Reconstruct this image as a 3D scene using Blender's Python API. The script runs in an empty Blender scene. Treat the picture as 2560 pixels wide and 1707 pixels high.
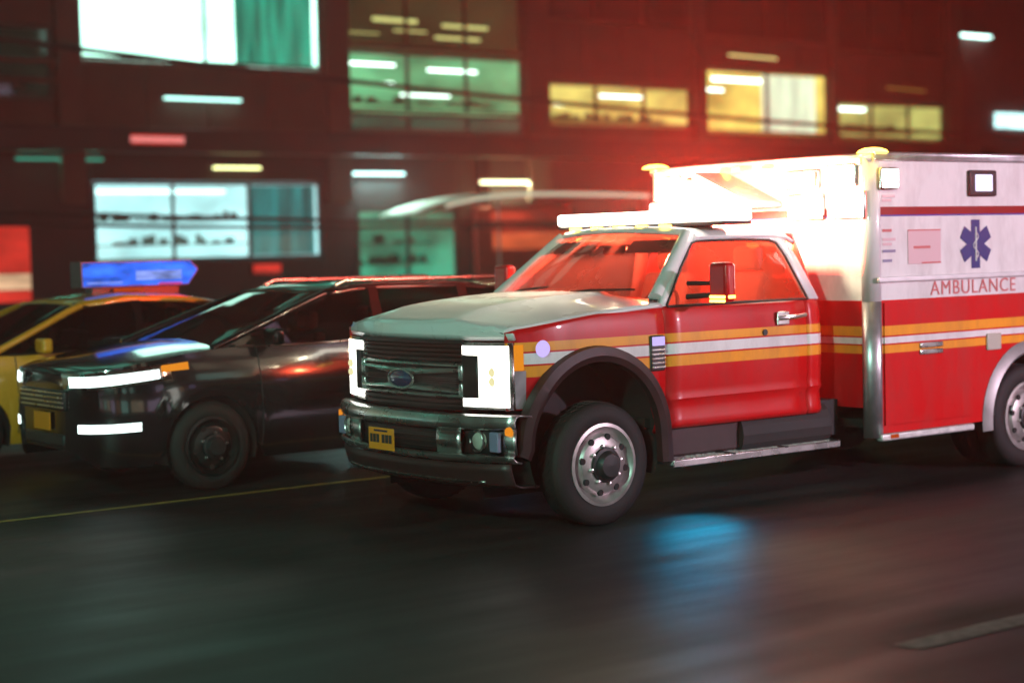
import bpy, math, random
from mathutils import Vector, Matrix
random.seed(7)
R = math.radians
PI = math.pi
SC = bpy.context.scene
COL = SC.collection

# ------------------------------------------------------------------ camera
cd = bpy.data.cameras.new('camera')
cam = bpy.data.objects.new('camera', cd)
COL.objects.link(cam)
c_r = Vector((0.79494499, -0.60619488, -0.02429479))
c_u = Vector((0.05125634, 0.02720597, 0.99831489))
c_f = Vector((0.60451241, 0.79485068, -0.05269858))
m = Matrix.Identity(4)
for i in range(3):
    m[i][0], m[i][1], m[i][2] = c_r[i], c_u[i], -c_f[i]
m[0][3], m[1][3], m[2][3] = -6.4005, -9.7678, 1.82605
cam.matrix_world = m
cd.sensor_width = 36.0
cd.lens = 61.9
cd.clip_start = 0.1
cd.clip_end = 500
cd.dof.use_dof = True
cd.dof.focus_distance = 11.3
cd.dof.aperture_fstop = 0.9
SC.camera = cam

# ------------------------------------------------------------------ world, view, renderer
w = bpy.data.worlds.new('World')
SC.world = w
w.use_nodes = True
bg = w.node_tree.nodes['Background']
bg.inputs[0].default_value = (1.0, 0.22, 0.18, 1)
bg.inputs[1].default_value = 0.012
vs = SC.view_settings
vs.view_transform = 'Standard'
vs.look = 'None'
vs.gamma = 1
vs.use_curve_mapping = False
vs.exposure = -0.18
SC.render.engine = 'CYCLES'
cy = SC.cycles
cy.max_bounces = 8
cy.diffuse_bounces = 3
cy.glossy_bounces = 4
cy.transmission_bounces = 4
cy.transparent_max_bounces = 12
cy.volume_bounces = 0
cy.sample_clamp_indirect = 3.0
cy.caustics_reflective = False
cy.caustics_refractive = False
try:
    cy.use_denoising = True
    cy.denoiser = 'OPENIMAGEDENOISE'
except Exception:
    pass

# ------------------------------------------------------------------ lamps of the street
def lamp(name, kind, loc, energy, color, size=0.1, aim=None, spot=None, blend=1.0, parent=None):
    d = bpy.data.lights.new(name, kind)
    d.energy = energy
    d.color = color
    d.shadow_soft_size = size
    if kind == 'SPOT':
        d.spot_size = R(spot)
        d.spot_blend = blend
    o = bpy.data.objects.new(name, d)
    COL.objects.link(o)
    o.location = loc
    if aim is not None:
        o.rotation_euler = (Vector(aim) - Vector(loc)).to_track_quat('-Z', 'Y').to_euler()
    if parent is not None:
        o.parent = parent
        o.matrix_parent_inverse = Matrix.Translation(parent.location).inverted()
    return o

# ------------------------------------------------------------------ materials
def mat(name):
    mt = bpy.data.materials.new(name)
    mt.use_nodes = True
    nt = mt.node_tree
    return mt, nt, nt.nodes['Principled BSDF']

def simple(name, col, rough=0.5, metal=0.0, coat=0.0, noise=0.0, nscale=8.0, bump=0.0, bscale=200.0, spec=0.5):
    mt, nt, b = mat(name)
    b.inputs['Base Color'].default_value = (*col, 1)
    b.inputs['Roughness'].default_value = rough
    b.inputs['Metallic'].default_value = metal
    b.inputs['Coat Weight'].default_value = coat
    b.inputs['Coat Roughness'].default_value = 0.06
    b.inputs['Specular IOR Level'].default_value = spec
    tc = nt.nodes.new('ShaderNodeTexCoord')
    if noise:
        n = nt.nodes.new('ShaderNodeTexNoise')
        n.inputs['Scale'].default_value = nscale
        n.inputs['Detail'].default_value = 6
        nt.links.new(tc.outputs['Object'], n.inputs['Vector'])
        r = nt.nodes.new('ShaderNodeValToRGB')
        r.color_ramp.elements[0].position = 0.3
        r.color_ramp.elements[1].position = 0.72
        r.color_ramp.elements[0].color = (*[c * (1 - noise) for c in col], 1)
        r.color_ramp.elements[1].color = (*[min(1, c * (1 + noise * .5)) for c in col], 1)
        nt.links.new(n.outputs['Fac'], r.inputs['Fac'])
        nt.links.new(r.outputs['Color'], b.inputs['Base Color'])
        mr = nt.nodes.new('ShaderNodeMapRange')
        mr.inputs['To Min'].default_value = max(0.02, rough - .1)
        mr.inputs['To Max'].default_value = min(1, rough + .12)
        nt.links.new(n.outputs['Fac'], mr.inputs['Value'])
        nt.links.new(mr.outputs['Result'], b.inputs['Roughness'])
    if bump:
        n2 = nt.nodes.new('ShaderNodeTexNoise')
        n2.inputs['Scale'].default_value = bscale
        n2.inputs['Detail'].default_value = 4
        nt.links.new(tc.outputs['Object'], n2.inputs['Vector'])
        bp = nt.nodes.new('ShaderNodeBump')
        bp.inputs['Strength'].default_value = bump
        bp.inputs['Distance'].default_value = 0.01
        nt.links.new(n2.outputs['Fac'], bp.inputs['Height'])
        nt.links.new(bp.outputs['Normal'], b.inputs['Normal'])
    return mt

def glow(name, col, strength, vary=0.0, vscale=(1, 1, 1), sample=False):
    mt = bpy.data.materials.new(name)
    mt.use_nodes = True
    nt = mt.node_tree
    nt.nodes.remove(nt.nodes['Principled BSDF'])
    e = nt.nodes.new('ShaderNodeEmission')
    e.inputs[0].default_value = (*col, 1)
    e.inputs[1].default_value = strength
    nt.links.new(e.outputs[0], nt.nodes['Material Output'].inputs[0])
    if vary:
        tc = nt.nodes.new('ShaderNodeTexCoord')
        mp = nt.nodes.new('ShaderNodeMapping')
        mp.inputs['Scale'].default_value = vscale
        n = nt.nodes.new('ShaderNodeTexNoise')
        n.inputs['Scale'].default_value = 1.0
        n.inputs['Detail'].default_value = 3
        mr = nt.nodes.new('ShaderNodeMapRange')
        mr.inputs['From Min'].default_value = .3
        mr.inputs['From Max'].default_value = .7
        mr.inputs['To Min'].default_value = strength * (1 - vary)
        mr.inputs['To Max'].default_value = strength * (1 + vary)
        nt.links.new(tc.outputs['Object'], mp.inputs[0])
        nt.links.new(mp.outputs[0], n.inputs['Vector'])
        nt.links.new(n.outputs['Fac'], mr.inputs['Value'])
        nt.links.new(mr.outputs[0], e.inputs[1])
    mt.cycles.emission_sampling = 'AUTO' if sample else 'NONE'
    return mt

def banded(name, bands, rough=0.3, coat=0.6):
    """flat livery print: colour by height; bands = [(z_from, colour), ...] ascending"""
    mt, nt, b = mat(name)
    tc = nt.nodes.new('ShaderNodeTexCoord')
    sx = nt.nodes.new('ShaderNodeSeparateXYZ')
    nt.links.new(tc.outputs['Object'], sx.inputs[0])
    mr = nt.nodes.new('ShaderNodeMapRange')
    mr.inputs['From Min'].default_value = 0
    mr.inputs['From Max'].default_value = 3.0
    nt.links.new(sx.outputs['Z'], mr.inputs['Value'])
    r = nt.nodes.new('ShaderNodeValToRGB')
    r.color_ramp.interpolation = 'CONSTANT'
    els = r.color_ramp.elements
    els[0].position = 0
    els[0].color = (*bands[0][1], 1)
    els[1].position = bands[1][0] / 3.0
    els[1].color = (*bands[1][1], 1)
    for z, c in bands[2:]:
        e = els.new(z / 3.0)
        e.color = (*c, 1)
    nt.links.new(mr.outputs[0], r.inputs['Fac'])
    n = nt.nodes.new('ShaderNodeTexNoise')
    n.inputs['Scale'].default_value = 3.0
    n.inputs['Detail'].default_value = 8
    nt.links.new(tc.outputs['Object'], n.inputs['Vector'])
    mr2 = nt.nodes.new('ShaderNodeMapRange')
    mr2.inputs['To Min'].default_value = rough - .08
    mr2.inputs['To Max'].default_value = rough + .15
    nt.links.new(n.outputs['Fac'], mr2.inputs['Value'])
    nt.links.new(mr2.outputs[0], b.inputs['Roughness'])
    n3 = nt.nodes.new('ShaderNodeTexNoise'); n3.inputs['Scale'].default_value = 5.5; n3.inputs['Detail'].default_value = 10; n3.inputs['Roughness'].default_value = .7
    mp3 = nt.nodes.new('ShaderNodeMapping'); mp3.inputs['Scale'].default_value = (1, 1, .35)
    nt.links.new(tc.outputs['Object'], mp3.inputs[0]); nt.links.new(mp3.outputs[0], n3.inputs['Vector'])
    gr3 = nt.nodes.new('ShaderNodeMapRange')
    gr3.inputs['From Min'].default_value = .42; gr3.inputs['From Max'].default_value = .75
    gr3.inputs['To Min'].default_value = 0; gr3.inputs['To Max'].default_value = .32
    nt.links.new(n3.outputs['Fac'], gr3.inputs['Value'])
    mg = nt.nodes.new('ShaderNodeMix'); mg.data_type = 'RGBA'
    mg.inputs[7].default_value = (.14, .08, .07, 1)
    nt.links.new(gr3.outputs[0], mg.inputs[0]); nt.links.new(r.outputs['Color'], mg.inputs[6])
    nt.links.new(mg.outputs[2], b.inputs['Base Color'])
    b.inputs['Coat Weight'].default_value = coat
    b.inputs['Specular IOR Level'].default_value = .3
    b.inputs['Coat Roughness'].default_value = 0.05
    return mt

def glass(name, tint=(.6, .6, .6), rough=0.02, ior=1.5, veil=0):
    mt = bpy.data.materials.new(name)
    mt.use_nodes = True
    nt = mt.node_tree
    nt.nodes.remove(nt.nodes['Principled BSDF'])
    ge = nt.nodes.new('ShaderNodeNewGeometry')
    dt = nt.nodes.new('ShaderNodeVectorMath'); dt.operation = 'DOT_PRODUCT'
    nt.links.new(ge.outputs['Incoming'], dt.inputs[0]); nt.links.new(ge.outputs['Normal'], dt.inputs[1])
    ab = nt.nodes.new('ShaderNodeMath'); ab.operation = 'ABSOLUTE'
    nt.links.new(dt.outputs['Value'], ab.inputs[0])
    om = nt.nodes.new('ShaderNodeMath'); om.operation = 'SUBTRACT'; om.inputs[0].default_value = 1
    nt.links.new(ab.outputs[0], om.inputs[1])
    pw = nt.nodes.new('ShaderNodeMath'); pw.operation = 'POWER'; pw.inputs[1].default_value = 5
    nt.links.new(om.outputs[0], pw.inputs[0])
    f0 = ((ior - 1) / (ior + 1)) ** 2
    f = nt.nodes.new('ShaderNodeMath'); f.operation = 'MULTIPLY_ADD'
    f.inputs[1].default_value = 1 - f0; f.inputs[2].default_value = f0
    nt.links.new(pw.outputs[0], f.inputs[0])
    t = nt.nodes.new('ShaderNodeBsdfTransparent')
    t.inputs[0].default_value = (*tint, 1)
    g = nt.nodes.new('ShaderNodeBsdfGlossy')
    g.inputs['Roughness'].default_value = rough
    mx = nt.nodes.new('ShaderNodeMixShader')
    nt.links.new(f.outputs[0], mx.inputs[0])
    nt.links.new(t.outputs[0], mx.inputs[1])
    nt.links.new(g.outputs[0], mx.inputs[2])
    out = mx
    if veil:
        tr = nt.nodes.new('ShaderNodeBsdfTranslucent')
        tr.inputs[0].default_value = (.8, .78, .75, 1)
        m2 = nt.nodes.new('ShaderNodeMixShader')
        tc = nt.nodes.new('ShaderNodeTexCoord')
        n = nt.nodes.new('ShaderNodeTexNoise'); n.inputs['Scale'].default_value = 2.5; n.inputs['Detail'].default_value = 6
        nt.links.new(tc.outputs['Object'], n.inputs['Vector'])
        mr = nt.nodes.new('ShaderNodeMapRange')
        mr.inputs['To Min'].default_value = veil * .5; mr.inputs['To Max'].default_value = veil * 1.5
        nt.links.new(n.outputs['Fac'], mr.inputs['Value'])
        nt.links.new(mr.outputs[0], m2.inputs[0])
        nt.links.new(mx.outputs[0], m2.inputs[1])
        nt.links.new(tr.outputs[0], m2.inputs[2])
        out = m2
    nt.links.new(out.outputs[0], nt.nodes['Material Output'].inputs[0])
    return mt

RED = (0.62, 0.004, 0.007)
ORANGE = (0.90, 0.34, 0.03)
WHITE = (0.80, 0.78, 0.78)
M = {}
M['cab'] = banded('cab_livery', [(0, RED), (1.006, ORANGE), (1.071, RED), (1.085, WHITE), (1.150, RED), (1.163, ORANGE), (1.226, RED)], coat=.15)
M['box'] = banded('box_livery', [(0, RED), (.992, ORANGE), (1.046, RED), (1.055, WHITE), (1.110, RED), (1.120, ORANGE), (1.186, RED), (1.375, WHITE),
                                 (1.985, (.05, .06, .35)), (2.000, (.30, .012, .014)), (2.060, WHITE)], rough=.34, coat=.1)
M['white'] = simple('white_paint', WHITE, .28, coat=.6, noise=.08, nscale=2)
M['red'] = simple('red_paint', RED, .3, coat=.6)
M['chrome'] = simple('chrome', (.90, .90, .88), .27, metal=1, noise=.08, nscale=6)
M['alu'] = simple('brushed_aluminium', (.62, .62, .64), .34, metal=.85, noise=.15, nscale=12)
M['dull_alu'] = simple('dull_aluminium', (.30, .29, .29), .45, metal=.5, noise=.2)
M['satin'] = simple('satin_aluminium', (.82, .80, .82), .42, metal=.4, noise=.08)
M['plate_alu'] = simple('tread_plate', (.74, .74, .72), .45, metal=.5, noise=.2, nscale=20, bump=.5, bscale=60)
M['plastic'] = simple('black_plastic', (.022, .022, .024), .42, noise=.2, nscale=30, bump=.15, bscale=300)
M['flare'] = simple('flare_plastic', (.040, .018, .018), .40, noise=.2, nscale=12, bump=.1, bscale=400)  # black plastic with the red light on it tinted into its colour
M['rubber'] = simple('tyre_rubber', (.014, .012, .012), .7, noise=.3, nscale=9, bump=.3, bscale=120)
M['steel'] = simple('painted_steel', (.50, .46, .45), .35, metal=.6, noise=.2, nscale=14)
M['dark'] = simple('dark_underbody', (.015, .014, .014), .7, noise=.3)
M['glass'] = glass('cab_glass', (.70, .67, .65), veil=.22)  # translucent film added so the cab windows look hazed with red glow
M['tint'] = glass('car_glass', (.16, .17, .17), ior=1.6)
M['pane'] = glass('window_pane', (.85, .9, .88), rough=.03)
M['seat'] = simple('seat_fabric', (.10, .09, .09), .8, noise=.2)
M['dash'] = simple('dashboard', (.05, .045, .045), .6)
M['head_on'] = glow('headlight_on', (1, .99, .90), 4)
M['strobe_white'] = glow('strobe_white', (1, .93, .78), 14)
M['strobe_red'] = glow('strobe_red', (1, .30, .16), 5)
M['scene_light'] = glow('scene_light_lens', (.72, .70, 1), 2.2)
M['amber_on'] = glow('amber_marker_on', (1, .74, .11), 7)
M['amber_dim'] = glow('amber_marker_dim', (1, .33, .02), .9)
M['orange_dim'] = glow('orange_marker_dim', (1, .12, .01), .5)
M['lens_off'] = simple('clear_lens_off', (.55, .52, .45), .15, coat=1)
M['badge_glow'] = glow('badge_glow', (.62, .5, 1), 1.2)
M['yellow_lens'] = glow('yellow_lens', (1, .93, .50), 1.0)
M['pool_blue'] = glow('pool_strip_blue', (.01, .5, 1), 1.5)
M['star'] = simple('star_blue', (.035, .045, .20), .4)
M['decal_red'] = simple('decal_red', (.60, .16, .16), .4)
M['decal_pink'] = simple('decal_pink', (.72, .50, .53), .4)
M['decal_blue'] = simple('decal_blue', (.25, .24, .38), .4)
M['plate'] = simple('orange_plate', (.95, .30, .008), .4)
M['emblem'] = simple('emblem_blue', (.02, .03, .09), .2, coat=1)

# ------------------------------------------------------------------ mesh helpers
class MB:
    def __init__(s):
        s.v, s.f = [], []
    def add(s, vs, fs):
        k = len(s.v)
        s.v += [tuple(p) for p in vs]
        s.f += [tuple(i + k for i in f) for f in fs]
        return s
    def box(s, x0, x1, y0, y1, z0, z1):
        return s.add([(x0, y0, z0), (x1, y0, z0), (x1, y1, z0), (x0, y1, z0), (x0, y0, z1), (x1, y0, z1), (x1, y1, z1), (x0, y1, z1)],
                     [(0, 3, 2, 1), (4, 5, 6, 7), (0, 1, 5, 4), (1, 2, 6, 5), (2, 3, 7, 6), (3, 0, 4, 7)])
    def grid(s, rows, closed=False, caps=False):
        n = len(rows[0])
        vs = [p for r in rows for p in r]
        fs = []
        for i in range(len(rows) - 1):
            for j in range(n if closed else n - 1):
                a, b = i * n + j, i * n + (j + 1) % n
                fs.append((a, b, b + n, a + n))
        if caps:
            fs.append(tuple(range(n)))
            fs.append(tuple(range((len(rows) - 1) * n + n - 1, (len(rows) - 1) * n - 1, -1)))
        return s.add(vs, fs)
    def prism(s, poly, axis, a, b):
        """poly in the two other axes, extruded along axis from a to b"""
        def P(p, t):
            return (t, p[0], p[1]) if axis == 'x' else (p[0], t, p[1]) if axis == 'y' else (p[0], p[1], t)
        n = len(poly)
        vs = [P(p, a) for p in poly] + [P(p, b) for p in poly]
        fs = [(i, (i + 1) % n, n + (i + 1) % n, n + i) for i in range(n)]
        fs += [tuple(range(n - 1, -1, -1)), tuple(range(n, 2 * n))]
        return s.add(vs, fs)
    def lathe(s, prof, cx, cy, cz, axis='y', n=40, caps=False):
        """prof = [(radius, offset along axis)]"""
        rows = []
        for r, t in prof:
            row = []
            for i in range(n):
                a = 2 * PI * i / n
                if axis == 'y':
                    row.append((cx + r * math.cos(a), cy + t, cz + r * math.sin(a)))
                elif axis == 'z':
                    row.append((cx + r * math.cos(a), cy + r * math.sin(a), cz + t))
                else:
                    row.append((cx + t, cy + r * math.cos(a), cz + r * math.sin(a)))
            rows.append(row)
        return s.grid(rows, closed=True, caps=caps)
    def tube(s, path, r, n=10):
        rows = []
        P = [Vector(p) for p in path]
        for i, p in enumerate(P):
            d = (P[min(i + 1, len(P) - 1)] - P[max(i - 1, 0)]).normalized()
            a = d.cross(Vector((0, 0, 1)))
            if a.length < 1e-3:
                a = d.cross(Vector((0, 1, 0)))
            a.normalize()
            b = d.cross(a)
            rr = r(i) if callable(r) else r
            rows.append([p + (a * math.cos(2 * PI * k / n) + b * math.sin(2 * PI * k / n)) * rr for k in range(n)])
        return s.grid(rows, closed=True, caps=True)
    def build(s, name, material, parent=None, smooth=None, bevel=0, solid=0, segs=2, subd=0):
        me = bpy.data.meshes.new(name)
        me.from_pydata(s.v, [], s.f)
        me.validate()
        if smooth is not None:
            me.polygons.foreach_set('use_smooth', [True] * len(me.polygons))
            try:
                me.set_sharp_from_angle(angle=R(smooth))
            except Exception:
                pass
        import bmesh
        bm = bmesh.new()
        bm.from_mesh(me)
        bmesh.ops.recalc_face_normals(bm, faces=bm.faces)
        bm.to_mesh(me)
        bm.free()
        me.materials.append(material)
        o = bpy.data.objects.new(name, me)
        COL.objects.link(o)
        if parent is not None:
            o.parent = parent
            root = parent
            while root.parent is not None:
                root = root.parent
            if parent is root:
                o.matrix_parent_inverse = Matrix.Translation(root.location).inverted()
        if solid:
            md = o.modifiers.new('solid', 'SOLIDIFY')
            md.thickness = abs(solid)
            md.offset = -1 if solid > 0 else 1
        if bevel:
            md = o.modifiers.new('bevel', 'BEVEL')
            md.width = bevel
            md.segments = segs
            md.limit_method = 'ANGLE'
            md.angle_limit = R(35)
            o.data.polygons.foreach_set('use_smooth', [True] * len(o.data.polygons))
            try:
                o.data.set_sharp_from_angle(angle=R(50))
            except Exception:
                pass
        return o

def tag(o, label=None, cat=None, group=None, kind=None):
    if label: o['label'] = label
    if cat: o['category'] = cat
    if group: o['group'] = group
    if kind: o['kind'] = kind
    return o

def empty(name, loc, label, cat, group=None):
    o = bpy.data.objects.new(name, None)
    COL.objects.link(o)
    o.location = loc
    return tag(o, label, cat, group)

def lerp(a, b, t):
    return a + (b - a) * t

def interp(tab, x):
    if x <= tab[0][0]: return tab[0][1]
    for (a, va), (b, vb) in zip(tab, tab[1:]):
        if x <= b:
            t = (x - a) / (b - a)
            return va + (vb - va) * t
    return tab[-1][1]

def sinterp(tab, x):
    """smooth (Catmull-like) interpolation"""
    if x <= tab[0][0]: return tab[0][1]
    n = len(tab)
    for i in range(n - 1):
        a, b = tab[i][0], tab[i + 1][0]
        if x <= b:
            t = (x - a) / (b - a)
            p0 = tab[max(i - 1, 0)]; p1 = tab[i]; p2 = tab[i + 1]; p3 = tab[min(i + 2, n - 1)]
            m1 = (p2[1] - p0[1]) / max(p2[0] - p0[0], 1e-6) * (b - a)
            m2 = (p3[1] - p1[1]) / max(p3[0] - p1[0], 1e-6) * (b - a)
            t2, t3 = t * t, t * t * t
            return (2*t3-3*t2+1)*p1[1] + (t3-2*t2+t)*m1 + (-2*t3+3*t2)*p2[1] + (t3-t2)*m2
    return tab[-1][1]

def frange(a, b, n):
    return [a + (b - a) * i / (n - 1) for i in range(n)]

# ================================================================== SETTING
def asphalt():
    mt, nt, b = mat('asphalt')
    tc = nt.nodes.new('ShaderNodeTexCoord')
    n1 = nt.nodes.new('ShaderNodeTexNoise'); n1.inputs['Scale'].default_value = .45; n1.inputs['Detail'].default_value = 7
    n2 = nt.nodes.new('ShaderNodeTexNoise'); n2.inputs['Scale'].default_value = 90; n2.inputs['Detail'].default_value = 5
    mp = nt.nodes.new('ShaderNodeMapping'); mp.inputs['Scale'].default_value = (.25, 2.2, 1)
    n3 = nt.nodes.new('ShaderNodeTexNoise'); n3.inputs['Scale'].default_value = 1.4; n3.inputs['Detail'].default_value = 6
    nt.links.new(tc.outputs['Object'], n1.inputs['Vector'])
    nt.links.new(tc.outputs['Object'], n2.inputs['Vector'])
    nt.links.new(tc.outputs['Object'], mp.inputs[0])
    nt.links.new(mp.outputs[0], n3.inputs['Vector'])
    mx = nt.nodes.new('ShaderNodeMath'); mx.operation = 'MULTIPLY'
    nt.links.new(n1.outputs['Fac'], mx.inputs[0]); nt.links.new(n3.outputs['Fac'], mx.inputs[1])
    mx2 = nt.nodes.new('ShaderNodeMath'); mx2.operation = 'MULTIPLY'
    nt.links.new(mx.outputs[0], mx2.inputs[0]); nt.links.new(n2.outputs['Fac'], mx2.inputs[1])
    r = nt.nodes.new('ShaderNodeValToRGB')
    r.color_ramp.elements[0].position = .06; r.color_ramp.elements[1].position = .26
    r.color_ramp.elements[0].color = (.010, .010, .010, 1); r.color_ramp.elements[1].color = (.040, .036, .034, 1)
    nt.links.new(mx2.outputs[0], r.inputs['Fac'])
    nt.links.new(r.outputs['Color'], b.inputs['Base Color'])
    mr = nt.nodes.new('ShaderNodeMapRange')
    mr.inputs['From Min'].default_value = .1; mr.inputs['From Max'].default_value = .45
    mr.inputs['To Min'].default_value = .36; mr.inputs['To Max'].default_value = .70
    b.inputs['Specular IOR Level'].default_value = .18
    nt.links.new(mx.outputs[0], mr.inputs['Value'])
    nt.links.new(mr.outputs[0], b.inputs['Roughness'])
    bp = nt.nodes.new('ShaderNodeBump'); bp.inputs['Strength'].default_value = .5; bp.inputs['Distance'].default_value = .006
    nt.links.new(n2.outputs['Fac'], bp.inputs['Height'])
    nt.links.new(bp.outputs['Normal'], b.inputs['Normal'])
    return mt

def sheet(name, x0, x1, y0, y1, z, m_):
    mb = MB().add([(x0, y0, z), (x1, y0, z), (x1, y1, z), (x0, y1, z)], [(0, 1, 2, 3)])
    return tag(mb.build(name, m_), kind='structure')

sheet('road', -58, 73, -14, 19.9, 0, asphalt())
M['walk'] = simple('pavement_concrete', (.20, .19, .18), .75, noise=.3, nscale=1.5, bump=.3, bscale=80)
M['kerb'] = simple('kerb_stone', (.26, .25, .24), .6, noise=.3, nscale=4)
tag(MB().box(-58, 73, 20.15, 26.2, -.2, .14).build('pavement', M['walk']), kind='structure')
tag(MB().box(-58, 73, 19.9, 20.15, -.2, .15).build('kerb', M['kerb'], bevel=.02), kind='structure')
tag(MB().box(-58, 73, -20, -14.25, -.2, .14).build('pavement', M['walk']), kind='structure')
tag(MB().box(-58, 73, -14.25, -14.0, -.2, .15).build('kerb', M['kerb'], bevel=.02), kind='structure')
sheet('ground', -58, 73, -22, 43, -.25, M['walk'])
M['yline'] = simple('yellow_road_paint', (.34, .25, .05), .6, noise=.5, nscale=12)
M['wline'] = simple('white_road_paint', (.20, .20, .19), .6, noise=.6, nscale=12)
sheet('yellow_lane_line', -40, 60, 2.14, 2.22, .004, M['yline'])
for k, x in enumerate((-20.5, -10.4, -.3, 9.8, 19.9)):
    sheet('white_lane_line', x, x + 3.05, -4.68, -4.53, .004, M['wline'])

# ================================================================== AMBULANCE
amb = empty('ambulance', (3.7, 0, 0), 'red and white box ambulance with flashing roof lights driving along the street', 'ambulance')

def side_cols(mb, xs, zlo, zhi, sf, side, nz=14):
    rows = []
    for x in xs:
        a, b = zlo(x), zhi(x)
        rows.append([(x, -side * sf(x, lerp(a, b, k / (nz - 1))), lerp(a, b, k / (nz - 1))) for k in range(nz)])
    return mb.grid(rows)

def archxs(x0, x1, ax, ar, n=28):
    xs = set(frange(x0, x1, 16))
    for i in range(n + 1):
        x = ax - ar * math.cos(PI * i / n)
        if x0 < x < x1: xs.add(x)
    return sorted(xs)

AX, AZ, AR = .945, .555, .535           # front wheel arch
def fender_lo(x):
    d = AR * AR - (x - AX) ** 2
    if d > 0: return max(.555 + math.sqrt(d), .80 if x < .44 else .56)
    return .80 if x < AX else .56
def fender_hi(x): return sinterp([(.26, 1.292), (.36, 1.314), (.9, 1.379), (1.42, 1.421), (1.57, 1.425)], x)
SPROF = [(.56, .955), (.60, 1.0), (.63, .993), (.75, .984), (.785, 1.002), (.81, .993), (.86, .996), (1.0, 1.002), (1.2, 1.0), (1.34, .988), (1.42, .965), (1.5, .93)]
def body_s(x, z):
    s = sinterp(SPROF, z)
    if x < .75: s -= .16 * ((.75 - x) / .5) ** 2.2 * .55
    return s
for side in (1, -1):
    o = side_cols(MB(), archxs(.275, 1.557, AX, AR), fender_lo, fender_hi, body_s, side).build('fender', M['cab'], amb, smooth=40, solid=.02)
    # flare ring
    rows = []
    path = [(AX - .60, .50)] + [(AX + .575 * math.cos(a), AZ + .575 * math.sin(a)) for a in [PI * (1 - i / 30) for i in range(31)]] + [(AX + .585, .38)]
    sect = [(-.055, .99), (-.05, 1.045), (-.01, 1.062), (.045, 1.045), (.058, .985)]
    for i, (px, pz) in enumerate(path):
        q0, q1 = path[max(i - 1, 0)], path[min(i + 1, len(path) - 1)]
        d = Vector((q1[0] - q0[0], q1[1] - q0[1])).normalized()
        nrm = Vector((-d[1], d[0]))
        rows.append([(px + nrm[0] * a, -side * (b - (.05 if px < .5 else 0) * (.5 - px) / .2), pz + nrm[1] * a) for a, b in sect])
    MB().grid(rows, closed=True, caps=True).build('wheel_arch_flare', M['flare'], amb, smooth=40)
    # inner wheel well
    rows = [[(AX + .56 * math.cos(a), -side * s, AZ + .56 * math.sin(a)) for s in (.99, .55)] for a in [PI * (1.15 - 1.3 * i / 24) for i in range(25)]]
    MB().grid(rows).add([(AX - .6, -side * .55, .2), (AX + .6, -side * .55, .2), (AX + .6, -side * .55, 1.2), (AX - .6, -side * .55, 1.2)], [(0, 1, 2, 3)]).build('wheel_well', M['dark'], amb, smooth=60)

# hood (with the white tops of the wings) ------------------------------------
def xn(s): return .115 + .165 * abs(s / .95) ** 2.4
def hood_z(x, s):
    a = abs(s)
    zc = sinterp([(.1, 1.365), (.5, 1.43), (1.0, 1.475), (1.6, 1.50)], x)
    zs = fender_hi(x)
    t = min(max((a - .50) / (.975 - .50), 0), 1)
    bulge = .022 * (1 if a < .46 else max(0, 1 - (a - .46) / .08))
    bulge *= min(1, max(0, (x - .2) / .25))
    z = lerp(zc, zs + .012, t) + bulge
    if a > .965: z = zs
    return z
ss = [-1.0, -.985, -.965, -.93, -.86, -.78, -.70, -.62, -.56, -.53, -.50, -.46, -.36, -.24, -.12, 0]
ss = ss + [-q for q in ss[-2::-1]]
rows = []
for zf in (1.245, 1.28, 1.32):
    rows.append([(xn(s) + (.012 if zf < 1.25 else 0), s * .965, min(zf, fender_hi(xn(s)) - .005 * (3 - zf)) if abs(s) > .9 else zf) for s in ss])
for x in [0, .012, .04, .10, .2, .3, .45, .6, .8, 1.0, 1.2, 1.38, 1.46]:
    row = []
    for s in ss:
        X = lerp(xn(s) + .01, 1.46 + .10 * (s ** 2), x / 1.46) if x else xn(s) + .004
        sm = min(abs(s) * .99, body_s(X, 1.40) + .004) * (1 if s > 0 else -1)
        z = hood_z(X, s)
        if x == 0: z -= .022
        if x == .012: z -= .006
        row.append((X, sm, z))
    rows.append(row)
MB().grid(rows).build('hood', M['white'], amb, smooth=11, solid=.02)

# cowl, windshield, roof, pillars -------------------------------------------
def ws_base(t):  # t -1..1
    return Vector((1.40 + .18 * t * t, -t * .90, 1.485 - .03 * t * t))
def ws_top(t):
    return Vector((1.965 + .10 * t * t, -t * .70, 1.925 - .045 * t * t))
rows = [[tuple(ws_base(t).lerp(ws_top(t), k / 8) + Vector((-.02, 0, .012)) * math.sin(PI * k / 8)) for t in frange(-.965, .965, 17)] for k in range(9)]
MB().grid(rows).build('windshield', M['glass'], amb, smooth=60)
wz = MB()
for t0, t1 in ((-.75, -.1), (.05, .8)):
    p = [ws_base(t0) + Vector((-.03, 0, .01)), ws_base(lerp(t0, t1, .5)) + Vector((-.005, 0, .045)), ws_base(t1) + Vector((.03, 0, .06))]
    wz.tube(p, .009, 6)
wz.build('wiper', M['plastic'], amb)
rows = [[tuple(ws_base(t) + Vector((d, 0, z))) for t in frange(-1, 1, 13)] for d, z in ((-.13, -.02), (-.06, -.012), (.0, .004), (.06, -.02))]
MB().grid(rows).build('cowl', M['plastic'], amb, smooth=60)
def gs(z): return .975 - (z - 1.41) * .50      # greenhouse half width by height
rows = []
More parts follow.
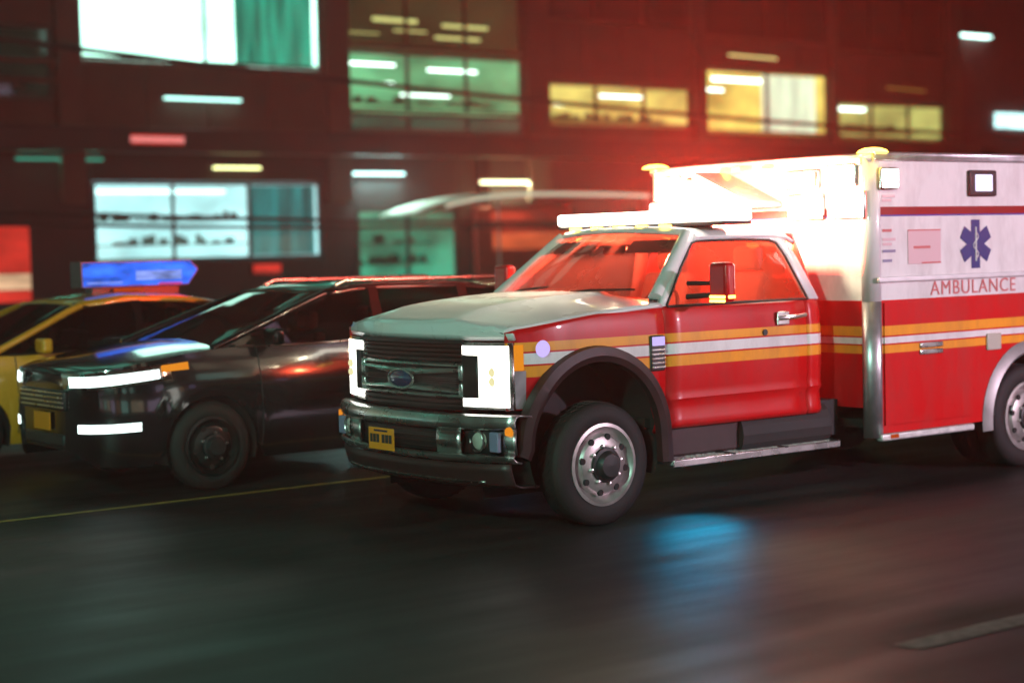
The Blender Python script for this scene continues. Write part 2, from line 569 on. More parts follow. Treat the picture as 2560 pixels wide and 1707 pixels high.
for x in [1.955, 1.975, 2.0, 2.1, 2.3, 2.6, 2.85, 2.98, 3.05, 3.08]:
    row = []
    for t in [-1, -.985, -.95, -.85, -.6, -.3, 0, .3, .6, .85, .95, .985, 1]:
        a = abs(t)
        xx = x + .10 * t * t * max(0, (2.3 - x) / .35)
        z = 1.962 - .035 * a ** 2 - (.05 * max(0, (a - .8) / .2) ** 2)
        if x > 2.9: z -= .06 * ((x - 2.9) / .18) ** 2
        if x < 2.0: z -= .03 * (2.0 - x) / .045
        row.append((xx, t * .765, z))
    rows.append(row)
MB().grid(rows).build('roof', M['white'], amb, smooth=50, solid=.03)

WIN = [(1.60, 1.418), (1.66, 1.475), (1.86, 1.675), (2.035, 1.832), (2.09, 1.847), (2.5, 1.852), (2.80, 1.845), (2.86, 1.82), (2.90, 1.72), (2.965, 1.418)]
FRM = [(1.545, 1.412), (1.57, 1.455), (1.79, 1.68), (1.985, 1.868), (2.06, 1.895), (2.5, 1.905), (2.88, 1.893), (2.965, 1.85), (3.02, 1.72), (3.085, 1.412)]
for side in (1, -1):
    # door lower
    o = side_cols(MB(), frange(1.563, 2.925, 10), lambda x: .585, lambda x: 1.415, body_s, side, nz=26).build('door', M['cab'], amb, smooth=40, solid=.02)
    # handle + lock on the door
    h = MB().box(2.615, 2.735, -side * 1.005 - .001, -side * 1.02, 1.24, 1.335)
    h.build('handle_cup', M['chrome'], o, bevel=.02)
    h = MB().tube([(2.62, -side * 1.018, 1.288), (2.66, -side * 1.045, 1.292), (2.80, -side * 1.05, 1.297), (2.90, -side * 1.015, 1.302)], .016, 10)
    h.build('handle', M['chrome'], o, smooth=60)
    MB().lathe([(.0, 0), (.022, 0), (.022, .008), (.0, .008)], 2.50, -side * 1.003 - (.008 if side > 0 else 0), 1.195).build('lock', M['plastic'], o)
    # rear quarter of the cab
    side_cols(MB(), frange(2.933, 3.095, 4), lambda x: .585, lambda x: 1.415, lambda x, z: body_s(x, z) - .004 - (.02 if x > 3.09 else 0), side, nz=26).build('cab_corner', M['cab'], amb, smooth=40, solid=.02)
    # window frame
    rows = [[(x, -side * gs(z), z) for x, z in FRM], [(x, -side * (gs(z) + .004), z) for x, z in WIN]]
    MB().grid(rows).build('window_frame', M['white'], amb, smooth=30, solid=.03 if side > 0 else .03)
    rows = [[(x, -side * (gs(z) - .012), z) for x, z in ((WIN[i]), (WIN[-1 - i]))] for i in range(5)]
    win = MB().grid(rows).build('side_window', M['glass'], amb)
    # window seal
    MB().tube([(x, -side * (gs(z) + .006), z) for x, z in WIN], .009, 6).build('window_seal', M['plastic'], amb)
    MB().tube([(1.60, -side * .985, 1.412), (2.2, -side * .988, 1.416), (2.96, -side * .985, 1.416)], .010, 6).build('belt_moulding', M['plastic'], amb)
    # windshield pillar
    p = [tuple(ws_base(side * .985).lerp(ws_top(side * .985), k / 6) + Vector((.01, 0, .006))) for k in range(7)]
    MB().tube(p, .056, 12).build('windshield_pillar', M['white'], amb, smooth=60)
    # wing vent badge
    b = MB().box(1.415, 1.545, -side * .995, -side * 1.018, .985, 1.225).build('wing_vent', M['plastic'], amb, bevel=.012)
    MB().box(1.425, 1.535, -side * 1.017, -side * 1.026, 1.155, 1.215).build('vent_badge', M['badge_glow'], b, bevel=.006)  # badge is no lamp; its bright look is put in as a glow
    for k in range(5):
        z = 1.005 + k * .029
        MB().box(1.422, 1.538, -side * 1.014, -side * 1.028, z, z + .013).build('vent_louvre', M['chrome'], b, bevel=.004)
    # running board
    rb = MB().box(1.56, 3.20, -side * .80, -side * 1.045, .345, .375).build('running_board', M['plate_alu'], amb, bevel=.008)
    MB().box(1.56, 3.20, -side * 1.046, -side * 1.062, .330, .380).build('step_edge', M['chrome'], rb, bevel=.006)
    for a, c in ((1.63, 2.10), (2.14, 2.62), (2.66, 3.16)):
        mb = MB()
        nx = 9
        for i in range(nx):
            for j in range(3):
                x = lerp(a + .03, c - .03, i / (nx - 1)); y = -side * (.84 + j * .075)
                sg = 1 if (i + j) % 2 else -1
                mb.tube([(x - .014, y - .012 * sg, .377), (x + .014, y + .012 * sg, .377)], .005, 4)
        mb.build('tread_pattern', M['plate_alu'], rb)
        MB().box(c + .004, c + .036, -side * .81, -side * 1.064, .3745, .3835).build('step_trim', M['plastic'], rb)
    MB().box(1.58, 3.10, -side * .86, -side * .93, .38, .60).build('rocker_panel', M['flare'], amb, bevel=.02)
    # tow mirror
    mr = MB().box(1.845, 1.94, -side * 1.12, -side * 1.30, 1.43, 1.70).build('mirror', M['red'], amb, bevel=.03, segs=3)
    MB().tube([(1.80, -side * .96, 1.47), (1.87, -side * 1.13, 1.48)], .02, 8).build('mirror_arm', M['plastic'], mr, smooth=60)
    MB().tube([(1.82, -side * .95, 1.56), (1.87, -side * 1.13, 1.56)], .016, 8).build('mirror_arm', M['plastic'], mr, smooth=60)
    MB().box(1.936, 1.944, -side * 1.14, -side * 1.28, 1.52, 1.68).build('mirror_glass', M['chrome'], mr)
    MB().box(1.838, 1.850, -side * 1.14, -side * 1.285, 1.458, 1.478).build('marker_light', M['amber_on'], mr, bevel=.004)
    MB().box(1.838, 1.850, -side * 1.14, -side * 1.285, 1.432, 1.449).build('marker_light', M['amber_on'], mr, bevel=.004)
    MB().box(1.862, 1.925, -side * 1.296, -side * 1.306, 1.458, 1.478).build('marker_light', M['amber_on'], mr, bevel=.004)
    # headlight -----------------------------------------------------------
    def hl(s, z, off=0):
        return (xn(s) + .012 - off, -side * s * .985, z)
    def patch(s0, s1, z0, z1, off, n=8):
        return [[hl(s, z, off) for s in frange(s0, s1, n)] for z in (z0, z1)]
    hd = MB().grid(patch(.585, .968, .805, 1.232, 0)).build('headlight', M['chrome'], amb, smooth=50, solid=.06)
    MB().grid(patch(.735, .955, .822, 1.212, .014)).build('lamp_bar', M['head_on'], hd, smooth=60, solid=.01)
    MB().grid(patch(.605, .7345, 1.155, 1.212, .014)).build('lamp_bar', M['head_on'], hd, smooth=60, solid=.01)
    MB().grid(patch(.605, .7345, .822, .872, .014)).build('lamp_bar', M['head_on'], hd, smooth=60, solid=.01)
    MB().grid(patch(.60, .73, .878, 1.149, .006)).build('reflector', M['plastic'], hd, smooth=60, solid=.01)
    for zz in (.985, 1.045):
        MB().lathe([(0, -.012), (.022, -.010), (.030, .0)], xn(.84) - .012, -side * .835, zz, axis='x', n=16).build('projector_lens', M['yellow_lens'], hd, smooth=60)
    mk = [[(x, -side * (body_s(x, z) + .006), z) for x in (.285, .33, .385)] for z in (1.055, 1.215)]
    MB().grid(mk).build('side_marker', M['amber_dim'], hd, solid=.01)
    mk = [[(x, -side * (body_s(x, z) + .004), z) for x in (.28, .33, .40)] for z in (.81, 1.05)]
    MB().grid(mk).build('marker_housing', M['alu'], hd, solid=.01)
    MB().lathe([(0, -.012), (.045, -.008), (.055, .01), (.05, .02)], .52, -side * 1.0, 1.185, n=20).build('wing_marker_lamp', M['badge_glow'], amb, smooth=60)

# cab rear wall, interior
MB().box(3.06, 3.092, -.74, .74, .62, 1.42).build('cab_rear_wall', M['red'], amb)
MB().prism([(-.955, 1.42), (.955, 1.42), (.74, 1.89), (-.74, 1.89)], 'x', 3.055, 3.075).build('cab_rear_wall', M['red'], amb)
MB().box(1.45, 3.06, -.90, .90, .60, .66).build('cab_floor', M['dark'], amb)
MB().prism([(1.46, 1.10), (1.46, 1.44), (1.62, 1.455), (1.80, 1.38), (1.84, 1.10)], 'y', -.86, .86).build('dashboard', M['dash'], amb, bevel=.03)
sw = MB()
rows = []
ctr = Vector((2.02, -.42, 1.36))
ax1 = Vector((0, 1, 0)); ax2 = Vector((.42, 0, .91)).normalized()
pts = [ctr + (ax1 * math.cos(a) + ax2 * math.sin(a)) * .19 for a in [2 * PI * i / 24 for i in range(25)]]
sw.tube(pts, .014, 8)
sw.tube([ctr, Vector((1.8, -.42, 1.28))], .03, 8)
sw.build('steering_wheel', M['plastic'], amb, smooth=60)
for y in (-.42, .42):
    st = MB().box(2.25, 2.80, y - .25, y + .25, .92, 1.08).build('seat', M['seat'], amb, bevel=.05, segs=3)
    MB().prism([(2.68, 1.05), (2.82, 1.05), (2.98, 1.60), (2.86, 1.62)], 'y', y - .25, y + .25).build('seat_back', M['seat'], st, bevel=.05, segs=3)
    MB().box(2.88, 2.98, y - .13, y + .13, 1.62, 1.80).build('head_rest', M['seat'], st, bevel=.04, segs=3)
MB().box(1.97, 2.01, -.12, .12, 1.76, 1.83).build('rear_view_mirror', M['plastic'], amb, bevel=.015)
for y in (-.42, .42):
    MB().grid([[(2.02, y - .24, 1.86), (2.02, y + .24, 1.86)], [(1.93, y - .24, 1.78), (1.93, y + .24, 1.78)]]).build('sun_visor', M['seat'], amb, solid=.012)

# grille ---------------------------------------------------------------------
MB().grid([[(xn(s * .6) + .045, s * .60, z) for s in frange(-1, 1, 9)] for z in (.79, 1.25)]).build('grille_backing', M['dark'], amb, solid=.01)
gr = MB().grid([[(xn(s) + .02, s, z) for s in frange(-.60, .60, 13)] for z in (1.222, 1.246)]).build('grille', M['plastic'], amb, solid=.03)
for z in (.815, .845, 1.115, 1.145, 1.175, 1.205):
    MB().tube([(xn(s) + .016, s, z) for s in frange(-.585, .585, 11)], .0095, 6).build('grille_bar', M['flare'], gr, smooth=60)
def bar(z0, z1, s0, s1, off=.0, name='chrome_bar', par=None, mt_=None):
    rows = []
    for s in frange(s0, s1, 15):
        x = xn(s) - off
        zz0 = z0(s) if callable(z0) else z0
        zz1 = z1(s) if callable(z1) else z1
        rows.append([(x + .03, s, zz0), (x + .004, s, zz0 + .003), (x - .006, s, (zz0 + zz1) / 2), (x + .004, s, zz1 - .003), (x + .03, s, zz1)])
    return MB().grid(rows, closed=True, caps=True).build(name, mt_ or M['chrome'], par or gr, smooth=50)
bar(1.072, 1.100, -.60, .60)
bar(.868, .893, -.60, .60)
bar(lambda s: 1.005 + .035 * abs(s / .58), lambda s: 1.052 + .012 * abs(s / .58), -.575, .575, .012)
bar(lambda s: .915 - .012 * abs(s / .58), lambda s: .957 - .030 * abs(s / .58), -.575, .575, .012)
for sg in (-1, 1):
    a = MB().box(xn(.6) - .012, xn(.6) + .03, sg * .555, sg * .600, .985, 1.085).build('chrome_end', M['chrome'], gr, bevel=.012)
    a = MB().box(xn(.6) - .012, xn(.6) + .03, sg * .555, sg * .600, .880, .970).build('chrome_end', M['chrome'], gr, bevel=.012)
    for k in range(3):
        MB().box(xn(.45) + .01, xn(.45) + .03, sg * (.16 if k != 1 else .15), sg * .55, .966 + k * .013, .971 + k * .013).build('grille_slat', M['flare'], gr)
rows = []
for r_, o_ in ((0, .034), (.75, .032), (.86, .028)):
    rows.append([(xn(0) - o_, .145 * r_ * math.cos(a), .980 + .062 * r_ * math.sin(a)) for a in [2 * PI * i / 32 for i in range(32)]])
em = MB().grid(rows, closed=True).build('emblem', M['emblem'], gr, smooth=60)
MB().tube([(xn(0) - .026, .145 * math.cos(a), .980 + .062 * math.sin(a)) for a in [2 * PI * i / 32 for i in range(33)]], .008, 8).build('emblem_ring', M['chrome'], em, smooth=60)

# bumper ---------------------------------------------------------------------
def xb(s): return .015 + .24 * abs(s / 1.03) ** 2.6
def bumper_row(s):
    x = xb(s)
    e = max(0, (abs(s) - .9) / .13)
    return [(x + .16, .735 + .03 * e), (x + .04, .775), (x + .008, .768), (x, .745), (x - .004, .70), (x, .685)]
def strip(name, s0, s1, prof, mt_, par, n=20, solid=.012, sm=40):
    rows = [[(xb(s) + dx, s, z) for dx, z in prof] for s in frange(s0, s1, n)]
    return MB().grid(rows).build(name, mt_, par, smooth=sm, solid=solid)
bp = strip('bumper', -1.03, 1.03, [(.17, .765), (.04, .782), (.010, .772), (-.004, .74), (-.006, .70), (.006, .684)], M['chrome'], amb, n=41)
strip('bumper_lip', -1.02, 1.02, [(.008, .530), (-.006, .52), (-.004, .500), (.02, .478), (.06, .468)], M['chrome'], bp, n=41)
for sg in (-1, 1):
    strip('bumper_end', sg * .46, sg * .66, [(.006, .6835), (-.002, .61), (.008, .5305)], M['chrome'], bp, n=6)
    strip('bumper_end', sg * .955, sg * 1.03, [(.006, .6835), (-.002, .61), (.008, .5305)], M['chrome'], bp, n=6)
    strip('fog_lamp_recess', sg * .66, sg * .955, [(.03, .6835), (.05, .61), (.03, .5305)], M['plastic'], bp, n=6)
    fx = xb(.78)
    fg = MB().lathe([(0, -.012), (.045, -.010), (.062, .0), (.066, .02)], fx + .03, sg * .755, .612, axis='x', n=24).build('fog_lamp', M['lens_off'], bp, smooth=60)
    MB().tube([(fx + .022, sg * .755 + .068 * math.cos(a), .612 + .068 * math.sin(a)) for a in [2 * PI * i / 24 for i in range(25)]], .008, 6).build('fog_lamp_ring', M['chrome'], fg, smooth=60)
    MB().box(xb(.89) - .004, xb(.89) + .03, sg * .855, sg * .945, .545, .672).build('siren_grille', M['decal_blue'], bp, bevel=.008)
    MB().box(xb(.99) - .012, xb(.99) + .02, sg * .962, sg * 1.012, .655, .705).build('bumper_reflector', M['amber_dim'], bp, bevel=.004)  # reflector glows by itself in place of reflected light
strip('bumper_grille', -.46, .46, [(.05, .6835), (.06, .61), (.05, .5305)], M['plastic'], bp, n=12)
for k in range(4):
    z = .555 + k * .032
    MB().tube([(xb(s) + .045, s, z) for s in frange(-.455, .455, 9)], .006, 6).build('grille_bar', M['flare'], bp)
strip('valance', -.98, .98, [(.03, .470), (.035, .42), (.06, .34), (.12, .318), (.25, .315)], M['flare'], amb, n=31)
strip('valance_lip', -.80, .80, [(.050, .362), (.036, .352), (.046, .340)], M['chrome'], amb, n=31, solid=.006)
pl = MB().box(-.030, -.022, -.075, .230, .508, .655).build('number_plate', M['plate'], amb, bevel=.003)
for k, (a, c) in enumerate(((-.05, -.018), (-.010, .025), (.033, .066), (.100, .132), (.140, .172), (.180, .208))):
    MB().box(-.032, -.0299, a, c, .556, .612).build('plate_mark', M['plastic'], pl)
MB().box(-.032, -.0299, .0, .16, .630, .642).build('plate_mark', M['emblem'], pl)

# wheels -----------------------------------------------------------------------
def wheel(x, s_out, side, R_, rim_r, width, par, lug=8, rim_mat=None, name='wheel'):
    o = -side
    y0 = o * s_out
    tr = [(rim_r, -.015), (rim_r + .02, -.002), (R_ - .07, .0), (R_ - .025, -.012), (R_ - .004, -.035), (R_, -.05), (R_, -width + .05), (R_ - .004, -width + .035), (R_ - .03, -width + .01), (rim_r, -width)]
    t = MB().lathe([(r, o * q) for r, q in tr], x, y0, R_, n=56).build(name, M['rubber'], par, smooth=40)
    tb = MB()
    for k in range(44):
        a = 2 * PI * k / 44
        for q in (-.06, -.11, -.16):
            ca, sa = math.cos(a), math.sin(a)
            c0, s0 = math.cos(a + .09), math.sin(a + .09)
            if width + q < .03: continue
            rr = R_ + .004
            tb.add([(x + R_ * .985 * ca, y0 + o * q, R_ + R_ * .985 * sa), (x + rr * ca, y0 + o * (q - .004), R_ + rr * sa), (x + rr * c0, y0 + o * (q - .034), R_ + rr * s0), (x + R_ * .985 * c0, y0 + o * (q - .038), R_ + R_ * .985 * s0)], [(0, 1, 2, 3)])
    tb.build('tread', M['rubber'], t)
    rp = [(rim_r + .006, -.02), (rim_r + .010, .0), (rim_r - .012, .004), (rim_r - .03, -.03), (rim_r * .80, -.045), (rim_r * .70, -.005), (rim_r * .52, .012), (rim_r * .44, .012)]
    rm = MB().lathe([(r, o * q) for r, q in rp], x, y0, R_, n=48)  .build('rim', rim_mat or M['steel'], t, smooth=35)
    hp = [(rim_r * .45, .010), (rim_r * .43, .03), (rim_r * .36, .036), (rim_r * .33, .06), (rim_r * .28, .075), (0, .08)]
    MB().lathe([(r, o * q) for r, q in hp], x, y0, R_, n=32).build('hub', M['plastic'], t, smooth=35)
    MB().lathe([(rim_r - .005, -.05 * o), (0, -.06 * o)], x, y0, R_, n=32).build('wheel_disc', M['dark'], t)
    for k in range(lug):
        a = 2 * PI * k / lug + .2
        MB().lathe([(.0, o * .034), (.012, o * .032), (.014, o * .008)], x + rim_r * .48 * math.cos(a), y0, R_ + rim_r * .48 * math.sin(a), n=6).build('lug_nut', M['chrome'], t)
        a += PI / lug
        MB().lathe([(.0, o * .004), (.021, o * .004), (.023, -o * .01)], x + rim_r * .70 * math.cos(a), y0 , R_ + rim_r * .70 * math.sin(a), n=12).build('rim_hole', M['dark'], t)
    return t
for side in (1, -1):
    wheel(.98, 1.025, side, .405, .262, .23, amb)
    wheel(5.25, 1.165, side, .405, .262, .23, amb)
    wheel(5.25, .90, side, .405, .262, .23, amb)

# chassis ------------------------------------------------------------------------
ch = MB()
for y in (-.45, .45):
    ch.box(.3, 7.4, y - .05, y + .05, .42, .62)
ch.box(.90, 1.06, -.9, .9, .34, .46).box(5.15, 5.35, -.9, .9, .32, .50).box(1.3, 2.2, -.35, .35, .35, .60).box(3.0, 3.35, -.9, .9, .40, .66)
ch.build('chassis', M['dark'], amb)
MB().lathe([(0, 0), (.2, 0), (.2, .9), (0, .9)], 2.3, -.78, .48, axis='x', n=20).build('fuel_tank', M['dark'], amb)

# box body ---------------------------------------------------------------------
BX0, BX1, BS, BZ0, BZ1 = 3.40, 7.45, 1.20, .41, 2.465
RX, RR = 5.25, .52
def box_lo(x):
    d = RR * RR - (x - RX) ** 2
    return .405 + math.sqrt(d) if d > 0 and .405 + math.sqrt(d) > BZ0 else BZ0
for side in (1, -1):
    side_cols(MB(), archxs(BX0 + .09, BX1 - .05, RX, RR), box_lo, lambda x: BZ1 - .06, lambda x, z: BS, side, nz=12).build('box_side', M['box'], amb, solid=.03)
    # corner post (rounded)
    for x0, sg in ((BX0, 1), (BX1, -1)):
        rows = []
        for z in (BZ0 - .03, 1.374):
            rows.append([(x0 + sg * (.10 - .10 * math.sin(a)), -side * (BS - .10 + .10 * math.cos(a) + .004), z) for a in [PI / 2 * i / 8 for i in range(9)]])
        MB().grid(rows).build('corner_post', M['alu'], amb, smooth=60, solid=.02)
        rows = []
        for z in (1.376, BZ1 - .02):
            rows.append([(x0 + sg * (.10 - .10 * math.sin(a)), -side * (BS - .10 + .10 * math.cos(a) + .003), z) for a in [PI / 2 * i / 8 for i in range(9)]])
        MB().grid(rows).build('corner_post', M['white'], amb, smooth=60, solid=.02)
    # roof rail
    sec = [(BS - .05, BZ1), (BS + .012, BZ1 - .004), (BS + .020, BZ1 - .025), (BS + .010, BZ1 - .038), (BS + .016, BZ1 - .060), (BS + .004, BZ1 - .072)]
    MB().grid([[(x, -side * a, z) for a, z in sec] for x in (BX0 + .04, BX1 - .04)]).build('roof_rail', M['alu'], amb, smooth=30, solid=.01)
    MB().box(BX0 + .05, BX1 - .06, -side * 1.205, -side * 1.228, 1.512, 1.553).build('rub_rail', M['satin'], amb, bevel=.010, segs=3)
    MB().box(BX0 + .07, RX - .72, -side * 1.16, -side * 1.222, BZ0 - .055, BZ0 - .004).build('skirt_rail', M['plate_alu'], amb, bevel=.012)
    MB().box(RX + .72, BX1, -side * 1.16, -side * 1.222, BZ0 - .055, BZ0 - .004).build('skirt_rail', M['plate_alu'], amb, bevel=.012)
    # rear wheel flare
    rows = []
    path = [(RX + (RR + .01) * math.cos(a), .405 + (RR + .01) * math.sin(a)) for a in [PI * (1.04 - 1.08 * i / 32) for i in range(33)]]
    for i, (px, pz) in enumerate(path):
        nr = Vector((px - RX, pz - .405)).normalized()
        rows.append([(px + nr[0] * a, -side * b, pz + nr[1] * a) for a, b in ((-.03, 1.17), (-.025, 1.225), (.0, 1.245), (.035, 1.232), (.075, 1.205))])
    MB().grid(rows, closed=True, caps=True).build('wheel_arch_flare', M['dull_alu'], amb, smooth=45)
    rows = [[(RX + RR * math.cos(a), -side * s, .405 + RR * math.sin(a)) for s in (1.19, .55)] for a in [PI * (1.05 - 1.1 * i / 24) for i in range(25)]]
    MB().grid(rows).build('wheel_well', M['dark'], amb, smooth=60)
    # compartment doors: proud panels with gaps around
    for (x0, x1, z0, z1) in ((3.52, 4.56, .47, 1.362), (5.92, 7.30, .47, 1.362)):
        dr = side_cols(MB(), frange(x0, x1, 3), lambda x: z0, lambda x: z1, lambda x, z: BS + .014, side, nz=3).build('compartment_door', M['box'], amb, solid=.012)
        for z in (1.035, .985):
            MB().box(3.93 + x0 - 3.52 if x0 > 5 else 3.90, (4.16 if x0 < 5 else 6.56), -side * (BS + .012), -side * (BS + .030), z - .020, z + .020).build('paddle_latch', M['chrome'], dr, bevel=.008)
    MB().box(4.70, 4.87, -side * (BS + .001), -side * (BS + .02), .955, 1.085).build('fuel_door', M['lens_off'], amb, bevel=.012)
    # window lights
    lz = MB().box(4.49, 4.82, -side * (BS + .001), -side * (BS + .030), 2.135, 2.335).build('scene_light', M['plastic'], amb, bevel=.02)
    MB().box(4.555, 4.755, -side * (BS + .028), -side * (BS + .038), 2.175, 2.300).build('lens', M['scene_light'], lz, bevel=.01)
    lz = MB().box(3.475, 3.675, -side * (BS + .001), -side * (BS + .034), 2.185, 2.350).build('corner_flasher', M['chrome'], amb, bevel=.02)
    MB().box(3.495, 3.655, -side * (BS + .032), -side * (BS + .050), 2.200, 2.335).build('lens', M['strobe_white'], lz, bevel=.025, segs=3)
    lz = MB().box(6.95, 7.28, -side * (BS + .001), -side * (BS + .030), 2.135, 2.335).build('scene_light', M['plastic'], amb, bevel=.02)
    MB().box(7.0, 7.2, -side * (BS + .028), -side * (BS + .038), 2.175, 2.300).build('lens', M['scene_light'], lz, bevel=.01)
    MB().box(3.56, 3.64, -side * 1.222, -side * 1.236, .372, .400).build('skirt_marker', M['orange_dim'], amb, bevel=.005)
    # star of life
    y = -side * (BS + .003)
    st = MB()
    cx_, cz_ = 4.585, 1.775
    for k in range(3):
        a = PI / 2 + k * PI / 3
        d = Vector((math.cos(a), math.sin(a))); n_ = Vector((-d[1], d[0]))
        L_, w_ = .185, .052
        q = [d * L_ + n_ * w_, -d * L_ + n_ * w_, -d * L_ - n_ * w_, d * L_ - n_ * w_]
        st.add([(cx_ + p[0], y - side * .0006 * k, cz_ + p[1]) for p in q], [(0, 1, 2, 3)])
    sl = st.build('star_emblem', M['star'], amb)
    rod = MB()
    rod.tube([(cx_, y - side * .003, cz_ - .13), (cx_, y - side * .003, cz_ + .13)], .007, 6)
    rod.tube([(cx_ + .03 * math.sin(t * 2 * PI * 1.5), y - side * .003, cz_ - .11 + .2 * t) for t in frange(0, 1, 24)], .005, 6)
    rod.build('rod_and_snake', M['white'], sl)
    # placard and small lines, letters too blurred to read in the photograph
    pk = MB().box(3.80, 4.17, y, y - side * .0025, 1.640, 1.890).build('placard', M['decal_pink'], amb)
    for (x0, x1, z0, z1) in ((3.80, 4.17, 1.883, 1.893), (3.86, 4.05, 1.752, 1.772), (3.95, 4.17, 1.640, 1.652)):
        MB().box(x0, x1, y - side * .0026, y - side * .004, z0, z1).build('placard_stroke', M['decal_red'], pk)
    for k, (z, mt_) in enumerate(((1.88, 'decal_red'), (1.815, 'decal_pink'), (1.78, 'decal_pink'), (1.73, 'decal_blue'), (1.66, 'decal_blue'), (2.13, 'decal_pink'), (2.10, 'decal_pink'))):
        MB().box(3.52, 3.66 if k % 2 else 3.62, y, y - side * .002, z, z + .02).build('small_decal', M[mt_], amb)
    # lettering
    cu = bpy.data.curves.new('lettering', 'FONT')
    cu.body = 'AMBULANCE'
    cu.size = .150
    cu.space_character = 1.12
    cu.extrude = .001
    cu.align_x = 'CENTER'; cu.align_y = 'CENTER'
    to = bpy.data.objects.new('lettering', cu)
    COL.objects.link(to)
    dg = bpy.context.evaluated_depsgraph_get()
    me = bpy.data.meshes.new_from_object(to.evaluated_get(dg))
    bpy.data.objects.remove(to)
    lo = bpy.data.objects.new('lettering', me)
    COL.objects.link(lo)
    me.materials.clear(); me.materials.append(M['decal_red'])
    wmax = max(v.co.x for v in me.vertices) - min(v.co.x for v in me.vertices)
    sc_ = 1.02 / wmax
    for v in me.vertices:
        x, z = v.co.x * sc_, v.co.y * min(1.0, sc_ * 1.05)
        v.co = (4.56 + (x if side > 0 else -x), -side * (BS + .004) - side * v.co.z, 1.448 + z)
    lo.parent = amb
    lo.matrix_parent_inverse = Matrix.Translation(amb.location).inverted()

MB().box(BX0 + .002, BX0 + .03, -1.10, 1.10, .60, BZ1 - .10).build('box_front', M['box'], amb)
MB().box(BX1 - .03, BX1 - .002, -1.10, 1.10, BZ0, BZ1 - .06).build('box_rear', M['box'], amb)
rows = []
for x in (BX0 + .0, BX0 + .03, BX0 + .12, BX1 - .12, BX1 - .03, BX1):
    e = .03 if x in (BX0, BX1) else .008 if abs(x - BX0 - .03) < .001 or abs(x - BX1 + .03) < .001 else 0
    rows.append([(x, s, BZ1 - e - .012 * (abs(s) / 1.2) ** 4) for s in frange(-1.185, 1.185, 9)])
MB().grid(rows).build('box_roof', M['white'], amb, smooth=60, solid=.04)
MB().box(BX0 - .012, BX0 + .03, -1.12, 1.12, BZ1 - .10, BZ1 - .035).build('front_cap', M['white'], amb, bevel=.015)
MB().box(BX0 + .1, BX1 - .05, -1.15, 1.15, .44, .50).build('box_floor', M['dark'], amb)
# roof markers
for s in (-1.137, 1.137):
    rows = [(.0, .034), (.06, .029), (.10, .014), (.115, -.004)]
    MB().lathe(rows[::-1], BX0 + .06, s * 1.03, BZ1 - .006, axis='z', n=20).build('roof_marker', M['amber_on'], amb, smooth=60)
for y in (-.20, .03, .26):
    MB().box(BX0 - .040, BX0 - .011, y - .060, y + .060, BZ1 - .082, BZ1 - .052).build('clearance_light', M['amber_on'], amb, bevel=.008)
# air unit with sloping lid above the cab
au = MB().prism([(.27, 2.385), (.27, 2.085), (-.33, 2.085), (-.33, 2.13)], 'x', 3.02, 3.396).build('air_unit', M['white'], amb, bevel=.015)
for k in range(6):
    z = 2.105 + k * .014
    MB().box(3.008, 3.0195, -.28 + k * .02, -.05, z, z + .006).build('louvre', M['alu'], au)
# warning lights on the box front
def flasher(y, z, w_, h_, lens):
    f = MB().box(BX0 - .022, BX0 + .001, y - w_ / 2, y + w_ / 2, z - h_ / 2, z + h_ / 2).build('warning_light', M['chrome'], amb, bevel=.015)
    MB().box(BX0 - .045, BX0 - .020, y - w_ / 2 + .018, y + w_ / 2 - .018, z - h_ / 2 + .018, z + h_ / 2 - .018).build('lens', lens, f, bevel=.02, segs=3)
for sg in (-1, 1):
    flasher(sg * .55, 2.285, .34, .15, M['lens_off'])
    flasher(sg * .93, 2.30, .30, .17, M['strobe_white'])
    flasher(sg * .98, 2.08, .36, .20, M['strobe_white'])
    flasher(sg * .58, 2.08, .36, .20, M['strobe_white'])
# light bar on the cab roof
lb = MB().box(2.20, 2.48, -.92, .92, 1.955, 1.985).build('light_bar', M['plastic'], amb, bevel=.012)
for k in range(10):
    y0 = -.91 + k * .182
    MB().box(2.185, 2.495, y0 + .003, y0 + .179, 1.985, 2.070).build('light_module', M['strobe_white'], lb, bevel=.018)
for y in (-.55, .55):
    MB().box(2.27, 2.41, y - .04, y + .04, 1.90, 1.958).build('bar_foot', M['plastic'], lb)
for y in (-.12, .12):
    bc = MB().lathe([(.085, 0), (.085, .03), (.07, .034)], 2.80, y, 1.945, axis='z', n=20, caps=True).build('beacon', M['plastic'], amb, smooth=40)
    MB().lathe([(.068, .034), (.066, .09), (.05, .125), (.0, .135)], 2.80, y, 1.945, axis='z', n=20).build('beacon_lens', M['strobe_red'], bc, smooth=60)
for y in (-.5, -.25, 0, .25, .5):
    MB().box(2.0, 2.07, y - .035, y + .035, 1.945, 1.968).build('cab_marker', M['amber_on'], amb, bevel=.008)

# lamps of the flashers and headlights, with added fills for hood, cab and road
FL = (1, .026, .014)
for y in (-.12, .12):
    lamp('beacon_lamp', 'POINT', (2.80, y, 2.105), 2900, FL, .05, parent=amb)
for y in (-.55, .55):
    lamp('strobe_lamp', 'POINT', (2.68, y, 2.20), 90, (1, .86, .55), .06, parent=amb)
lamp('strobe_lamp', 'POINT', (2.34, -.3, 2.15), 40, (1, .88, .60), .06, parent=amb)
lamp('strobe_lamp', 'POINT', (2.34, .3, 2.15), 40, (1, .88, .60), .06, parent=amb)
lamp('hood_fill_lamp', 'SPOT', (2.16, 0, 2.09), 560, (1, .93, .66), .2, aim=(-1.2, .1, 1.2), spot=70, blend=.6, parent=amb)  # white spot added to brighten the hood
lamp('cab_fill_lamp', 'POINT', (2.35, 0, 1.80), 170, (1, .085, .035), .06, parent=amb)  # red lamp added so the cab windows glow
